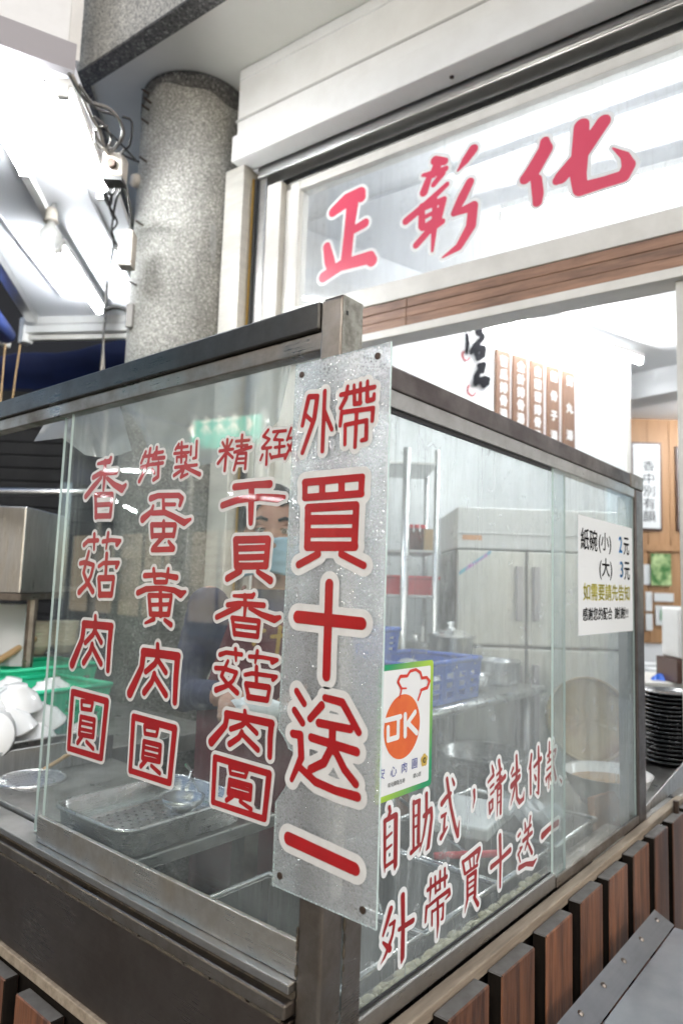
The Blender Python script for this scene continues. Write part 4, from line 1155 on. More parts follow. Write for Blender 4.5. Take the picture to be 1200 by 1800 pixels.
C_JING = [[(816, 162, 13), (826, 182, 13)], [(862, 152, 14), (848, 180, 12)], [(802, 204, 14), (868, 194, 13)], [(840, 148, 15), (826, 300, 15)], [(830, 216, 14), (794, 264, 16)], [(842, 214, 13), (866, 236, 14)],
          [(882, 156, 13), (946, 150, 14)], [(886, 180, 12), (938, 174, 12)], [(874, 210, 14), (956, 184, 16)], [(912, 126, 15), (908, 196, 14)], [(892, 216, 14), (872, 296, 15)], [(892, 216, 13), (932, 214, 14), (926, 290, 15)], [(890, 242, 11), (926, 240, 11)], [(886, 264, 11), (924, 262, 11)]]
C_ZHI2 = [[(1040, 100, 14), (1016, 132, 14), (1046, 146, 13), (1010, 188, 15)], [(1012, 192, 13), (1054, 186, 13)], [(1034, 192, 14), (1030, 270, 14)], [(1012, 222, 13), (1002, 248, 13)], [(1048, 218, 12), (1056, 240, 13)],
          [(1064, 110, 14), (1126, 104, 14)], [(1088, 112, 13), (1068, 148, 13), (1112, 150, 13)], [(1072, 186, 13), (1120, 180, 13)], [(1096, 156, 14), (1092, 226, 14)], [(1060, 234, 15), (1126, 222, 15)],
          [(1152, 92, 14), (1132, 150, 13)], [(1136, 142, 13), (1184, 136, 14)], [(1168, 142, 14), (1122, 240, 16)], [(1136, 172, 13), (1186, 246, 18)]]
C_GAN = [[(876, 380, 30), (960, 370, 28), (1048, 366, 34)], [(816, 470, 28), (890, 442, 30), (1000, 430, 30), (1085, 436, 36), (1118, 430, 20)], [(958, 380, 34), (956, 470, 34), (954, 556, 26)]]
C_BEI = [[(880, 642, 30), (884, 768, 32)], [(880, 640, 32), (1038, 636, 32)], [(1040, 640, 32), (1028, 766, 32)], [(888, 682, 26), (1032, 678, 26)], [(888, 726, 26), (1030, 722, 26)], [(886, 768, 30), (1026, 766, 30)],
         [(902, 792, 28), (840, 828, 30)], [(988, 796, 22), (1050, 838, 34)]]
def put(pl, z, g, par, halo, k=1.0, **kw):
    s = trace(pl, z, g, k); character(pl, s, par, halo=halo, **kw); return s
HA = 0.0052
xiang = put(PL_A, Z7, C_XIANG, gA, HA); gu = put(PL_A, Z7, C_GU, gA, HA)
put(PL_A, Z7, C_DAN, gA, HA); put(PL_A, Z7, C_HUANG, gA, HA)
rou = put(PL_A, Z2, C_ROU, gA, HA); yuan = put(PL_A, Z2, C_YUAN, gA, HA)
for g in (C_TE, C_ZHI, C_JING, C_ZHI2): put(PL_A, Z1, g, gA, 0.0042)
for g in (C_GAN, C_BEI): put(PL_A, Z1, g, gA, HA)
for s, b in ((rou, (127, 199, 1078, 1183)), (rou, (367, 485, 1245, 1325)), (yuan, (122, 190, 1216, 1333)), (yuan, (372, 479, 1339, 1432)), (xiang, (378, 497, 1041, 1121)), (gu, (376, 491, 1139, 1229))):
    character(PL_A, refit(s, PL_A, *b), gA, halo=HA)

# ---- hammered acrylic plate on the corner
pl = thing('acrylic_plate', 'hammered clear acrylic plate with large red characters fixed over the stall corner post', 'sign', (AX - 0.013, BY, 0.9))
uv = [PL_P.px(*p) for p in ((520, 642), (687, 600), (660, 1636), (478, 1556))]
z4 = lambda x, y: PL_P.px(480 + x / 2.729, 1000 + y / 2.729)
chip = [z4(10, 1118), z4(55, 1050), z4(84, 980), z4(95, 915), z4(94, 878), z4(72, 862), z4(64, 835), z4(45, 800), z4(24, 768)]
poly = [uv[0]] + [uv[1], uv[2], uv[3]] + chip
n = len(poly)
mb = MB()
mb.add([PL_P.w(u, v, 0) for u, v in poly] + [PL_P.w(u, v, -0.003) for u, v in poly],
       [tuple(range(n)), tuple(range(2 * n - 1, n - 1, -1))] + [(i, n + i, n + (i + 1) % n, (i + 1) % n) for i in range(n)])
plate = mb.build('plate', [ACR, GEDGE], pl)
for p in plate.data.polygons:
    if abs(p.normal.x) < 0.5: p.material_index = 1
Z3 = (480, 580, 4.0917); Z4 = (480, 1000, 2.729)
P_WAI = [[(262, 482, 34), (238, 580, 30), (215, 688, 28)], [(265, 482, 34), (322, 480, 34), (300, 640, 34), (215, 884, 30)], [(238, 612, 26), (282, 655, 26)], [(376, 442, 30), (358, 872, 30)], [(372, 585, 32), (426, 716, 28)]]
P_DAI = [[(492, 468, 30), (732, 412, 32)], [(540, 408, 26), (528, 490, 32), (490, 562, 30)], [(586, 400, 24), (590, 530, 30)], [(632, 384, 24), (628, 530, 30)], [(590, 534, 30), (632, 526, 30)], [(682, 372, 26), (680, 510, 32)], [(682, 512, 32), (726, 500, 30), (730, 462, 24)],
         [(500, 594, 30), (722, 564, 32), (716, 655, 28)], [(496, 596, 28), (486, 690, 26)], [(522, 684, 28), (676, 652, 30), (672, 786, 32), (640, 796, 28)], [(522, 684, 26), (520, 824, 26)], [(604, 600, 30), (592, 842, 28)]]
P_MAI = [[(232, 1098, 46), (644, 1060, 46)], [(232, 1206, 44), (640, 1178, 46)], [(234, 1100, 44), (232, 1206, 40)], [(642, 1064, 46), (636, 1178, 46)], [(357, 1090, 48), (357, 1196, 48)], [(496, 1080, 50), (496, 1186, 50)],
         [(255, 1282, 52), (600, 1262, 52)], [(256, 1366, 58), (594, 1362, 58)], [(254, 1460, 56), (590, 1458, 56)], [(252, 1556, 58), (590, 1556, 58)], [(256, 1285, 50), (250, 1556, 50)], [(602, 1266, 50), (588, 1556, 52)],
         [(328, 1612, 46), (188, 1688, 46)], [(492, 1612, 44), (655, 1694, 46)]]
P_SHI = [[(122, 230, 50), (426, 262, 52)], [(272, 72, 42), (258, 514, 42)]]
P_SONG = [[(116, 586, 28), (152, 646, 28)], [(106, 678, 30), (144, 738, 30)], [(98, 790, 32), (134, 796, 34), (138, 905, 34), (92, 1010, 22)], [(128, 948, 30), (205, 1020, 34), (300, 1062, 34), (406, 1092, 40)],
          [(252, 618, 30), (335, 640, 34), (412, 782, 34)], [(236, 654, 34), (180, 718, 30)], [(222, 738, 34), (372, 768, 34)], [(288, 760, 38), (285, 868, 38)], [(186, 808, 34), (402, 876, 38)], [(280, 862, 36), (245, 930, 36), (182, 960, 34)], [(300, 872, 34), (345, 962, 36), (398, 1030, 36)]]
P_YI = [[(78, 1292, 52), (394, 1438, 54)]]
for g, z, hh in ((P_WAI, Z3, 0.0062), (P_DAI, Z3, 0.0062), (P_MAI, Z3, 0.0092), (P_SHI, Z4, 0.0095), (P_SONG, Z4, 0.009), (P_YI, Z4, 0.0095)):
    put(PL_P, z, g, pl, hh, 1.05)
for zz, x, y in ((Z3, 208, 323), (Z3, 752, 188), (Z4, 33, 1472), (Z4, 430, 1636)):
    u, v = PL_P.px(zz[0] + x / zz[2], zz[1] + y / zz[2])
    mb = MB(); mb.lathe([(0.0, 0.0006), (0.0018, 0.0006), (0.0045, 0.0002), (0.0045, -0.001)], PL_P.w(u, v, 0.001), 14, axis=(-1, 0, 0)); mb.build('screw', NAILM, pl)

# ---- characters on the shop-side glass
Z8 = (660, 1380, 5.295); Z9 = (800, 1280, 5.714)
B_ZI = [[(120, 205, 34), (128, 245, 32), (110, 300, 30)], [(78, 335, 34), (78, 700, 30), (76, 812, 8)], [(78, 332, 36), (175, 275, 36)], [(182, 285, 48), (176, 740, 46), (170, 782, 16)], [(90, 492, 22), (142, 442, 20)], [(88, 600, 22), (140, 555, 20)], [(84, 756, 28), (165, 700, 24)]]
B_ZHU = [[(345, 152, 26), (345, 600, 28)], [(345, 168, 30), (400, 142, 30)], [(396, 150, 38), (390, 520, 40)], [(352, 290, 18), (386, 272, 16)], [(352, 392, 18), (386, 372, 16)], [(322, 628, 34), (412, 545, 22)],
         [(442, 285, 32), (508, 222, 38), (514, 300, 34), (482, 565, 40), (464, 602, 14)], [(466, 82, 36), (466, 280, 32), (440, 460, 26), (400, 620, 8)]]
B_SHI = [[(608, 172, 40), (650, 112, 34), (692, 74, 24)], [(656, -60, 30), (672, 60, 34), (692, 200, 32), (730, 380, 34), (756, 468, 36), (770, 330, 8)], [(705, -62, 16), (722, -10, 28)], [(606, 292, 26), (648, 262, 18)], [(637, 272, 24), (627, 420, 26)], [(600, 490, 36), (656, 390, 18)]]
B_WAI = [[(134, 1152, 48), (100, 1270, 40), (62, 1395, 24)], [(122, 1300, 22), (168, 1268, 30), (150, 1390, 28), (115, 1500, 38), (75, 1600, 26), (38, 1668, 5)], [(60, 1462, 20), (125, 1525, 46)], [(245, 1028, 50), (248, 1300, 44), (242, 1600, 48), (232, 1650, 16)], [(210, 1342, 30), (270, 1302, 36), (340, 1258, 38)]]
B_DAI = [[(476, 976, 28), (560, 910, 24), (652, 850, 30)], [(506, 872, 24), (502, 1000, 22), (495, 1085, 10)], [(546, 852, 22), (550, 1000, 22)], [(592, 802, 24), (590, 960, 22)], [(636, 776, 24), (636, 940, 22)], [(548, 992, 18), (594, 962, 18)],
         [(466, 1132, 30), (456, 1270, 22)], [(466, 1140, 24), (560, 1060, 24), (675, 976, 32), (682, 1012, 26), (642, 1060, 12)], [(516, 1172, 22), (516, 1302, 20)], [(516, 1180, 20), (622, 1102, 22), (616, 1236, 26), (600, 1250, 14)], [(570, 1060, 28), (572, 1300, 28), (564, 1420, 8)]]
B_MAI = [[(802, 712, 26), (822, 822, 24)], [(802, 716, 22), (958, 592, 34)], [(960, 598, 34), (936, 702, 26)], [(826, 824, 20), (938, 742, 22)], [(866, 682, 18), (876, 772, 18)], [(906, 652, 18), (906, 746, 18)],
         [(846, 852, 26), (846, 1060, 28), (820, 1190, 6)], [(846, 856, 24), (920, 802, 28)], [(922, 804, 34), (916, 1020, 34)], [(856, 912, 15), (902, 880, 15)], [(856, 966, 15), (902, 932, 15)], [(852, 1030, 20), (914, 986, 20)], [(906, 1040, 24), (944, 1108, 34)]]
B_COMMA = [[(180, 628, 34), (185, 700, 24), (168, 805, 6)]]
B_QING = [[(360, 376, 16), (372, 430, 32)], [(322, 540, 20), (376, 470, 28)], [(342, 596, 18), (376, 560, 20)], [(346, 664, 18), (378, 630, 20)], [(332, 752, 24), (337, 856, 20)], [(332, 756, 20), (366, 716, 24), (366, 800, 22), (336, 850, 20)],
          [(430, 328, 34), (440, 400, 28), (436, 560, 22)], [(406, 470, 18), (456, 410, 20)], [(410, 526, 18), (456, 480, 18)], [(392, 600, 26), (490, 482, 34)], [(416, 612, 24), (410, 880, 10)], [(416, 616, 20), (450, 582, 26), (446, 850, 28)], [(418, 682, 13), (446, 656, 13)], [(418, 750, 13), (446, 726, 13)]]
B_XIAN = [[(572, 400, 24), (552, 456, 16)], [(562, 480, 20), (636, 420, 22)], [(606, 278, 28), (610, 400, 34), (600, 560, 32)], [(556, 580, 42), (636, 482, 34)], [(586, 600, 24), (570, 680, 20), (545, 782, 5)], [(606, 580, 24), (610, 700, 28), (636, 742, 34), (674, 708, 26), (682, 630, 5)]]
B_FU = [[(756, 268, 28), (750, 330, 26), (730, 410, 12)], [(746, 350, 26), (748, 655, 24)], [(782, 386, 22), (852, 302, 30)], [(826, 188, 22), (830, 400, 30), (826, 650, 26), (802, 640, 8)], [(786, 470, 16), (800, 510, 28)]]
B_KUAN = [[(936, 142, 20), (932, 330, 20)], [(916, 280, 18), (950, 236, 18)], [(918, 346, 16), (950, 310, 16)], [(910, 420, 16), (950, 382, 16)], [(900, 508, 20), (956, 440, 18)], [(930, 470, 20), (928, 600, 10)], [(912, 500, 12), (903, 540, 12)], [(942, 480, 12), (950, 520, 14)],
          [(970, 128, 24), (960, 240, 14)], [(965, 240, 16), (1000, 212, 20), (990, 290, 10)], [(976, 280, 18), (976, 380, 18), (955, 470, 8)], [(976, 370, 18), (1000, 508, 28)]]
B_DOT = [[(1040, 508, 10), (1056, 535, 22)]]
B_TEN = [[(352, 1394, 36), (440, 1320, 28), (542, 1222, 38)], [(440, 1082, 40), (446, 1300, 34), (440, 1590, 24)]]
B_SONG = [[(622, 1084, 22), (642, 1056, 22)], [(640, 1202, 16), (662, 1190, 16), (622, 1268, 22)], [(626, 1270, 18), (642, 1340, 16)], [(632, 1402, 34), (700, 1362, 28), (770, 1360, 36), (806, 1310, 10)], [(690, 952, 18), (696, 1002, 22)], [(746, 888, 24), (736, 962, 18)],
          [(686, 1046, 20), (750, 972, 22)], [(672, 1130, 28), (760, 1046, 26)], [(726, 1010, 24), (716, 1130, 26), (690, 1222, 14)], [(720, 1150, 20), (760, 1248, 30)]]
B_ONE = [[(866, 1080, 46), (940, 1005, 34), (1020, 946, 42)]]
for g in (B_ZI, B_ZHU, B_SHI, B_WAI, B_DAI, B_MAI): put(PL_B, Z8, g, gB, 0.0068, 1.05, mats=[RED, HALO_W])
for g in (B_COMMA, B_QING, B_XIAN, B_FU, B_KUAN, B_DOT, B_TEN, B_SONG, B_ONE): put(PL_B, Z9, g, gB, 0.0068, 1.05, mats=[RED, HALO_W])

# ---- certification sticker on the shop-side glass
Z5 = (640, 1140, 3.3333)
def z5(x, y): return PL_B.px(640 + x / 3.3333, 1140 + y / 3.3333)
sticker = thing('round_logo_sticker', 'white sticker with orange disc and chef hat logo on the stall glass', 'sticker', (0.85, GY, 1.0))
u1, v1 = z5(402, 62); u1b, v0 = z5(393, 792)
u0 = z5(70, 500)[0]
v1 = (v1 + z5(118, 100)[1]) / 2; v0 = (v0 + z5(95, 910)[1]) / 2
GRAD = bpy.data.materials.new('green_gradient'); nt, N, L = nodes_of(GRAD)
tc = N.new('ShaderNodeTexCoord'); sp = N.new('ShaderNodeSeparateXYZ'); L.new(tc.outputs['Generated'], sp.inputs[0])
ad = N.new('ShaderNodeMath'); ad.operation = 'SUBTRACT'; L.new(sp.outputs['X'], ad.inputs[0]); L.new(sp.outputs['Z'], ad.inputs[1])
ab = N.new('ShaderNodeMath'); ab.operation = 'ABSOLUTE'; L.new(ad.outputs[0], ab.inputs[0])
cr = N.new('ShaderNodeValToRGB'); cr.color_ramp.elements[0].color = (0.42, 0.62, 0.03, 1); cr.color_ramp.elements[1].color = (0.0, 0.3, 0.12, 1); cr.color_ramp.elements[1].position = 0.8
L.new(ab.outputs[0], cr.inputs[0]); L.new(cr.outputs[0], N['Principled BSDF'].inputs['Base Color']); N['Principled BSDF'].inputs['Roughness'].default_value = 0.3
def rrect(u0, v0, u1, v1, r, seg=6):
    out = []
    for cx, cy, a0 in ((u1 - r, v1 - r, 0), (u0 + r, v1 - r, 90), (u0 + r, v0 + r, 180), (u1 - r, v0 + r, 270)):
        for k in range(seg + 1):
            a = math.radians(a0 + 90 * k / seg); out.append((cx + r * math.cos(a), cy + r * math.sin(a)))
    return out
def flat(name, pts, d, m, parent, plane=PL_B):
    k = MB(); k.add([plane.w(u, v, d) for u, v in pts], [tuple(range(len(pts)))]); return k.build(name, m, parent)
flat('border', rrect(u0, v0, u1, v1, 0.006), 0.0009, GRAD, sticker)
bw = 0.0085
flat('white_field', rrect(u0 + bw, v0 + bw, u1 - bw, v1 - bw, 0.003), 0.0013, HALO_W, sticker)
ORANGE = mat('orange_disc', (0.8, 0.16, 0.015), 0.3, col2=(0.72, 0.1, 0.01), scale=20)
cu_, cv_ = z5(218, 455)
rad = (z5(218, 268)[1] - z5(218, 643)[1]) / 2
flat('orange_disc', [(cu_ + rad * math.cos(a), cv_ + rad * math.sin(a)) for a in np.linspace(0, 2 * math.pi, 48, endpoint=False)], 0.0017, ORANGE, sticker)
hat = [[(200, 285, 11), (212, 235, 11), (190, 195, 15), (205, 162, 15), (245, 160, 13), (262, 132, 13), (295, 122, 13), (322, 140, 13), (330, 172, 13), (358, 168, 13), (375, 190, 15), (362, 228, 15), (325, 242, 12)], [(330, 238, 11), (308, 300, 11)], [(205, 232, 9), (240, 232, 7)]]
character(PL_B, trace(PL_B, Z5, hat), sticker, halo=0, mats=[mat('hat_red', (0.65, 0.03, 0.01), 0.4)], h=0.0008, d0=0.0016, name='chef_hat')
OKs = [[(118, 420, 22), (205, 398, 24)], [(132, 462, 24), (132, 535, 24)], [(132, 535, 24), (188, 518, 24)], [(192, 420, 24), (190, 516, 24)], [(232, 388, 26), (232, 508, 26)], [(238, 448, 22), (290, 372, 24)], [(250, 438, 24), (300, 492, 24)]]
character(PL_B, trace(PL_B, Z5, OKs), sticker, halo=0, mats=[HALO_W], h=0.0007, d0=0.0016, name='lettering')
BLUEI = mat('blue_ink', (0.03, 0.05, 0.3), 0.5)
mb = MB()
for ch, x, y in (('安', 95, 735), ('心', 165, 718), ('肉', 228, 695), ('圓', 288, 672)):
    u, v = z5(x, y); write(mb, ch, 0.0165, lambda a, b, u=u, v=v: PL_B.w(u + a, v + b, 0.0021), fx=1.0)
mb.build('lettering', BLUEI, sticker)
mb = MB()
for ch, x, y in (('彰化縣衛生局', 182, 785), ('關心您', 303, 738)):
    u, v = z5(x, y); write(mb, ch, 0.0072, lambda a, b, u=u, v=v: PL_B.w(u + a, v + b, 0.0021))
mb.build('lettering', INK, sticker)
fu, fv = z5(345, 652)
mb = MB()
for k in range(5):
    a = k * 2 * math.pi / 5 + 0.3
    mb.add([PL_B.w(fu + 0.005 * math.cos(a) + 0.005 * math.cos(b), fv + 0.005 * math.sin(a) + 0.005 * math.sin(b), 0.0018 + k * 0.00003) for b in np.linspace(0, 2 * math.pi, 12, endpoint=False)], [tuple(range(12))], 0)
mb.add([PL_B.w(fu + 0.0045 * math.cos(b), fv + 0.0045 * math.sin(b), 0.0023) for b in np.linspace(0, 2 * math.pi, 14, endpoint=False)], [tuple(range(14))], 1)
mb.add([PL_B.w(fu + 0.0018 * math.cos(b), fv + 0.0026 * math.sin(b), 0.0026) for b in np.linspace(0, 2 * math.pi, 14, endpoint=False)], [tuple(range(14))], 0)
mb.build('flower_emblem', [mat('emblem_gold', (0.62, 0.42, 0.08), 0.4), mat('emblem_dark', (0.05, 0.06, 0.02), 0.5)], sticker)

# ---- price notice
PL_N = Plane((0, BY + 0.0035, 0), (1, 0, 0), (0, 0, 1), (0, -1, 0))
nu = [PL_N.px(*p) for p in ((1013, 905), (1107, 927), (1113, 1108), (1017, 1118))]
a0, a1 = (nu[0][0] + nu[3][0]) / 2, (nu[1][0] + nu[2][0]) / 2
b0_, b1_ = (nu[3][1] + nu[2][1]) / 2, (nu[0][1] + nu[1][1]) / 2
notice = thing('price_notice', 'white laminated paper bowl price notice taped to the stall glass', 'notice', (a0, BY + 0.0035, b0_))
mb = MB(); mb.bb((a0, BY + 0.0025, b0_), (a1, BY + 0.0036, b1_)); mb.build('sheet', PAPER, notice)
def nz(x, y): return PL_N.px(990 + x / 5.714, 880 + y / 5.714)
def ntext(s, x0, x1, yt, yb, m, bold=0.0):
    ul, ur = nz(x0, (yt + yb) / 2)[0], nz(x1, (yt + yb) / 2)[0]
    xm = (x0 + x1) / 2
    vt, vb = nz(xm, yt)[1], nz(xm, yb)[1]
    V, Fc = text_verts(s, 1.0)
    xs_ = [v[0] for v in V]; ys_ = [v[1] for v in V]
    k = MB()
    for dx, dy in (((0, 0),) if not bold else ((-bold, 0), (bold, 0), (0, bold), (0, -bold))):
        k.add([PL_N.w(ul + dx + (x - min(xs_)) / (max(xs_) - min(xs_)) * (ur - ul), vb + dy + (y - min(ys_)) / (max(ys_) - min(ys_)) * (vt - vb), 0.0016 + (dx + dy) * 0.1) for x, y in V], Fc)
    k.build('lettering', m, notice)
BLUEN = mat('notice_blue', (0.06, 0.4, 0.9), 0.6); YELN = mat('notice_yellow', (0.75, 0.68, 0.12), 0.5)
ntext('紙碗', 165, 330, 285, 500, INK, 0.0006); ntext('(小)', 345, 468, 325, 530, INK, 0.0006); ntext('2', 548, 580, 365, 520, BLUEN, 0.0012); ntext('元', 596, 648, 375, 545, INK, 0.0008)
ntext('(大)', 352, 478, 580, 795, INK, 0.0006); ntext('3', 560, 590, 615, 770, BLUEN, 0.001); ntext('元', 602, 656, 620, 795, INK, 0.0008)
ntext('如需要請先告知', 190, 655, 840, 1005, YELN, 0.0009); ntext('感謝您的配合', 185, 480, 1075, 1200, INK, 0.0005); ntext('謝謝!!', 505, 640, 1070, 1185, INK, 0.0005)

# ================================================================== SHOP INTERIOR
W1 = at(640, 1028, 3.2); W2 = at(1105, 1044, 4.4)
wt = W2 - W1; wt[2] = 0; WL = np.linalg.norm(wt); wt /= WL
wnrm = np.array([wt[1], -wt[0], 0.0])          # towards the street
PL_W = Plane((W1[0], W1[1], 0), wt, (0, 0, 1), wnrm)
pw = thing('partition_wall', 'white partition wall carrying the wooden menu boards', 'wall', (W1[0] + wt[0], W1[1] + wt[1], 0.03))
mb = MB(); q = [PL_W.w(-0.42, 0)[:2], PL_W.w(WL - 0.02, 0)[:2], PL_W.w(WL - 0.02, 0, -0.1)[:2], PL_W.w(-0.42, 0, -0.1)[:2]]
mb.prism(q, 0.03, 2.958); mb.build('panel', WALLW, pw)
mb = MB(); q = [PL_W.w(WL - 0.019, 0, 0.004)[:2], PL_W.w(WL + 0.03, 0, 0.004)[:2], PL_W.w(WL + 0.03, 0, -0.11)[:2], PL_W.w(WL - 0.019, 0, -0.11)[:2]]
mb.prism(q, 0.03, 2.957); mb.build('edge_trim', CREAM, pw)
# menu boards
texts = ['苦瓜排骨湯', '金針排骨湯', '白蘿蔔排骨湯', '龍骨子湯', '貢丸湯']
looks = ['first wooden menu board beside the black soup lettering', 'second wooden menu board between its crowded white lettered neighbours', 'third wooden menu board with closely set white characters in the middle of the row',
         'wooden menu board with four wide spaced white characters', 'wooden menu board with three wide spaced white characters ending the row']
edges = [(0.851, 0.962), (0.99, 1.106), (1.136, 1.251), (1.287, 1.392), (1.43, 1.539)]
for i, (e, lab) in enumerate(zip(edges, looks)):
    o = PL_W.w((e[0] + e[1]) / 2, 2.15)
    t = thing('menu_board', lab, 'menu board', o, 'wooden menu boards')
    mb = MB(); q = [PL_W.w(e[0], 0, 0.002)[:2], PL_W.w(e[1], 0, 0.002)[:2], PL_W.w(e[1], 0, 0.02)[:2], PL_W.w(e[0], 0, 0.02)[:2]]
    mb.prism(q, 2.12, 2.675); mb.build('plank', WOOD_M, t, bevel=0.003)
    n = len(texts[i]); pitch = 0.075 if i < 3 else (0.118 if i == 3 else 0.165)
    for k_, ch in enumerate(texts[i]):
        zc = 2.675 - 0.062 - pitch * k_
        if zc < 2.16: break
        mb = MB()
        for dx, dy in ((-.003, 0), (.003, 0), (0, .003), (0, -.003)):
            write(mb, ch, 0.062, lambda a, b, e=e, zc=zc, dx=dx, dy=dy: PL_W.w((e[0] + e[1]) / 2 + a + dx, zc + b + dy, 0.0216 + (dx + dy) * 0.05))
        mb.build('lettering', HALO_W, t)
# black soup lettering with red rings
ZW = (780, 540, 3.5294)
sl = thing('soup_lettering', 'black brush characters with red rings mounted on the white partition', 'lettering', PL_W.w(0.72, 2.4))
T1 = [[(122, 132, 22), (142, 145, 22)], [(125, 182, 20), (128, 225, 24), (122, 285, 18)], [(185, 128, 20), (212, 128, 22), (208, 175, 22)], [(190, 165, 26), (225, 185, 24)], [(225, 195, 20), (175, 245, 24), (150, 285, 22)], [(185, 265, 30), (232, 262, 26), (228, 300, 24), (190, 322, 26)], [(190, 250, 18), (180, 300, 24)]]
T2 = [[(200, 372, 26), (235, 358, 20), (220, 400, 26)], [(205, 395, 24), (180, 440, 26), (175, 480, 22)], [(190, 465, 26), (240, 450, 28), (262, 450, 18)], [(225, 480, 36), (250, 468, 30)]]
for g in (T1, T2): put(PL_W, ZW, g, sl, 0, 1.35, mats=[INK], h=0.004, d0=0.02)
for x, y, r in ((125, 305, 24), (160, 518, 28)):
    cx, cy = PL_W.px(780 + x / 3.5294, 540 + y / 3.5294); rr_ = r / 3.5294 * PL_W.scale(820, 620)
    mb = MB(); mb.tube([PL_W.w(cx + rr_ * math.cos(a), cy + rr_ * math.sin(a), 0.012) for a in np.linspace(2.2, 2 * math.pi - 0.2, 24)], 0.005, 6)
    mb.build('red_ring', RED, sl)

# far wood panelled wall with scrolls, notice board
FD = 6.2
fx = R[:, 0].copy(); fx[2] = 0; fx /= np.linalg.norm(fx)
fo = at(1080, 1043, FD); fn = np.array([-fx[1], fx[0], 0]); fn = -fn if np.dot(fn, fo - CAM) > 0 else fn
PL_F = Plane((fo[0], fo[1], 0), fx, (0, 0, 1), fn)
fw = thing('panelled_wall', 'far dining room wall with orange brown wood panelling', 'wall', PL_F.w(0.6, 0.03))
mb = MB(); q = [PL_F.w(-2.5, 0)[:2], PL_F.w(3.5, 0)[:2], PL_F.w(3.5, 0, -0.1)[:2], PL_F.w(-2.5, 0, -0.1)[:2]]; mb.prism(q, 0.03, 2.957); mb.build('plaster', WALLW, fw)
pu = -0.1
while pu < 2.6:
    mb = MB(); q = [PL_F.w(pu, 0, 0.002)[:2], PL_F.w(pu + 0.196, 0, 0.002)[:2], PL_F.w(pu + 0.196, 0, 0.018)[:2], PL_F.w(pu, 0, 0.018)[:2]]
    mb.prism(q, 0.92, PL_F.px(1110, 736)[1]); mb.build('panel', WOOD_P, fw, bevel=0.002); pu += 0.2
zr = PL_F.px(1150, 964)[1]
mb = MB(); q = [PL_F.w(-0.1, 0, 0.019)[:2], PL_F.w(2.6, 0, 0.019)[:2], PL_F.w(2.6, 0, 0.04)[:2], PL_F.w(-0.1, 0, 0.04)[:2]]; mb.prism(q, zr - 0.025, zr + 0.03); mb.build('rail', WOOD_P, fw)
def hang(name, lab, cat, x0, y0, x1, y1, m, d=0.02, frame=None, fd=0.02):
    (ua, va), (ub, vb) = PL_F.px(x0, y0), PL_F.px(x1, y1)
    t = thing(name, lab, cat, PL_F.w((ua + ub) / 2, vb))
    if frame:
        mb = MB(); q = [PL_F.w(ua - fd, 0, d)[:2], PL_F.w(ub + fd, 0, d)[:2], PL_F.w(ub + fd, 0, d + 0.02)[:2], PL_F.w(ua - fd, 0, d + 0.02)[:2]]; mb.prism(q, vb - fd, va + fd); mb.build('frame', frame, t)
    mb = MB(); q = [PL_F.w(ua, 0, d + 0.0205)[:2], PL_F.w(ub, 0, d + 0.0205)[:2], PL_F.w(ub, 0, d + 0.026)[:2], PL_F.w(ua, 0, d + 0.026)[:2]]; mb.prism(q, vb, va); mb.build('sheet', m, t)
    return t, (ua + ub) / 2, va, vb
DKF = mat('dark_frame', (0.07, 0.03, 0.018), 0.4)
t, uc, va, vb = hang('hanging_scroll', 'white calligraphy scroll in a dark frame on the wood panelling', 'scroll', 1108, 782, 1156, 930, PAPER, frame=DKF)
for k_, ch in enumerate('香中別有韻'):
    mb = MB(); zc = PL_F.px(1134, 820 + k_ * 22)[1]
    write(mb, ch, 0.11, lambda a, b, zc=zc, uc=uc: PL_F.w(uc + 0.02 + a, zc + b, 0.0475), fx=1.1); mb.build('lettering', INK, t)
hang('hanging_scroll', 'second framed scroll next to the door jamb', 'scroll', 1187, 790, 1240, 932, PAPER, frame=DKF)
PHOTO = mat('landscape_photo', (0.04, 0.16, 0.03), 0.4, col2=(0.5, 0.62, 0.3), scale=9, contrast=(0.4, 0.6))
hang('landscape_photo', 'green landscape photograph pinned on the wood panelling', 'photo', 1139, 973, 1175, 1030, PHOTO)
for i, (b, lab) in enumerate((((1128, 992, 1140, 1028), 'narrow white leaflet pinned next to the landscape photo'), ((1131, 1040, 1143, 1074), 'small white card pinned under the leaflet'), ((1146, 1042, 1180, 1058), 'wide pale blue card pinned on the panelling'),
                              ((1148, 1064, 1198, 1100), 'large white flyer with a green print pinned on the panelling'), ((1131, 1078, 1143, 1108), 'small card with dark picture pinned low on the panelling'))):
    hang('pinned_sheet', lab, 'paper', *b, PAPER, d=0.003 + 0.002 * i)
hang('green_print', 'green printed leaf picture on the large flyer', 'print', 1156, 1072, 1172, 1090, mat('green_print', (0.25, 0.5, 0.3), 0.6), d=0.019)
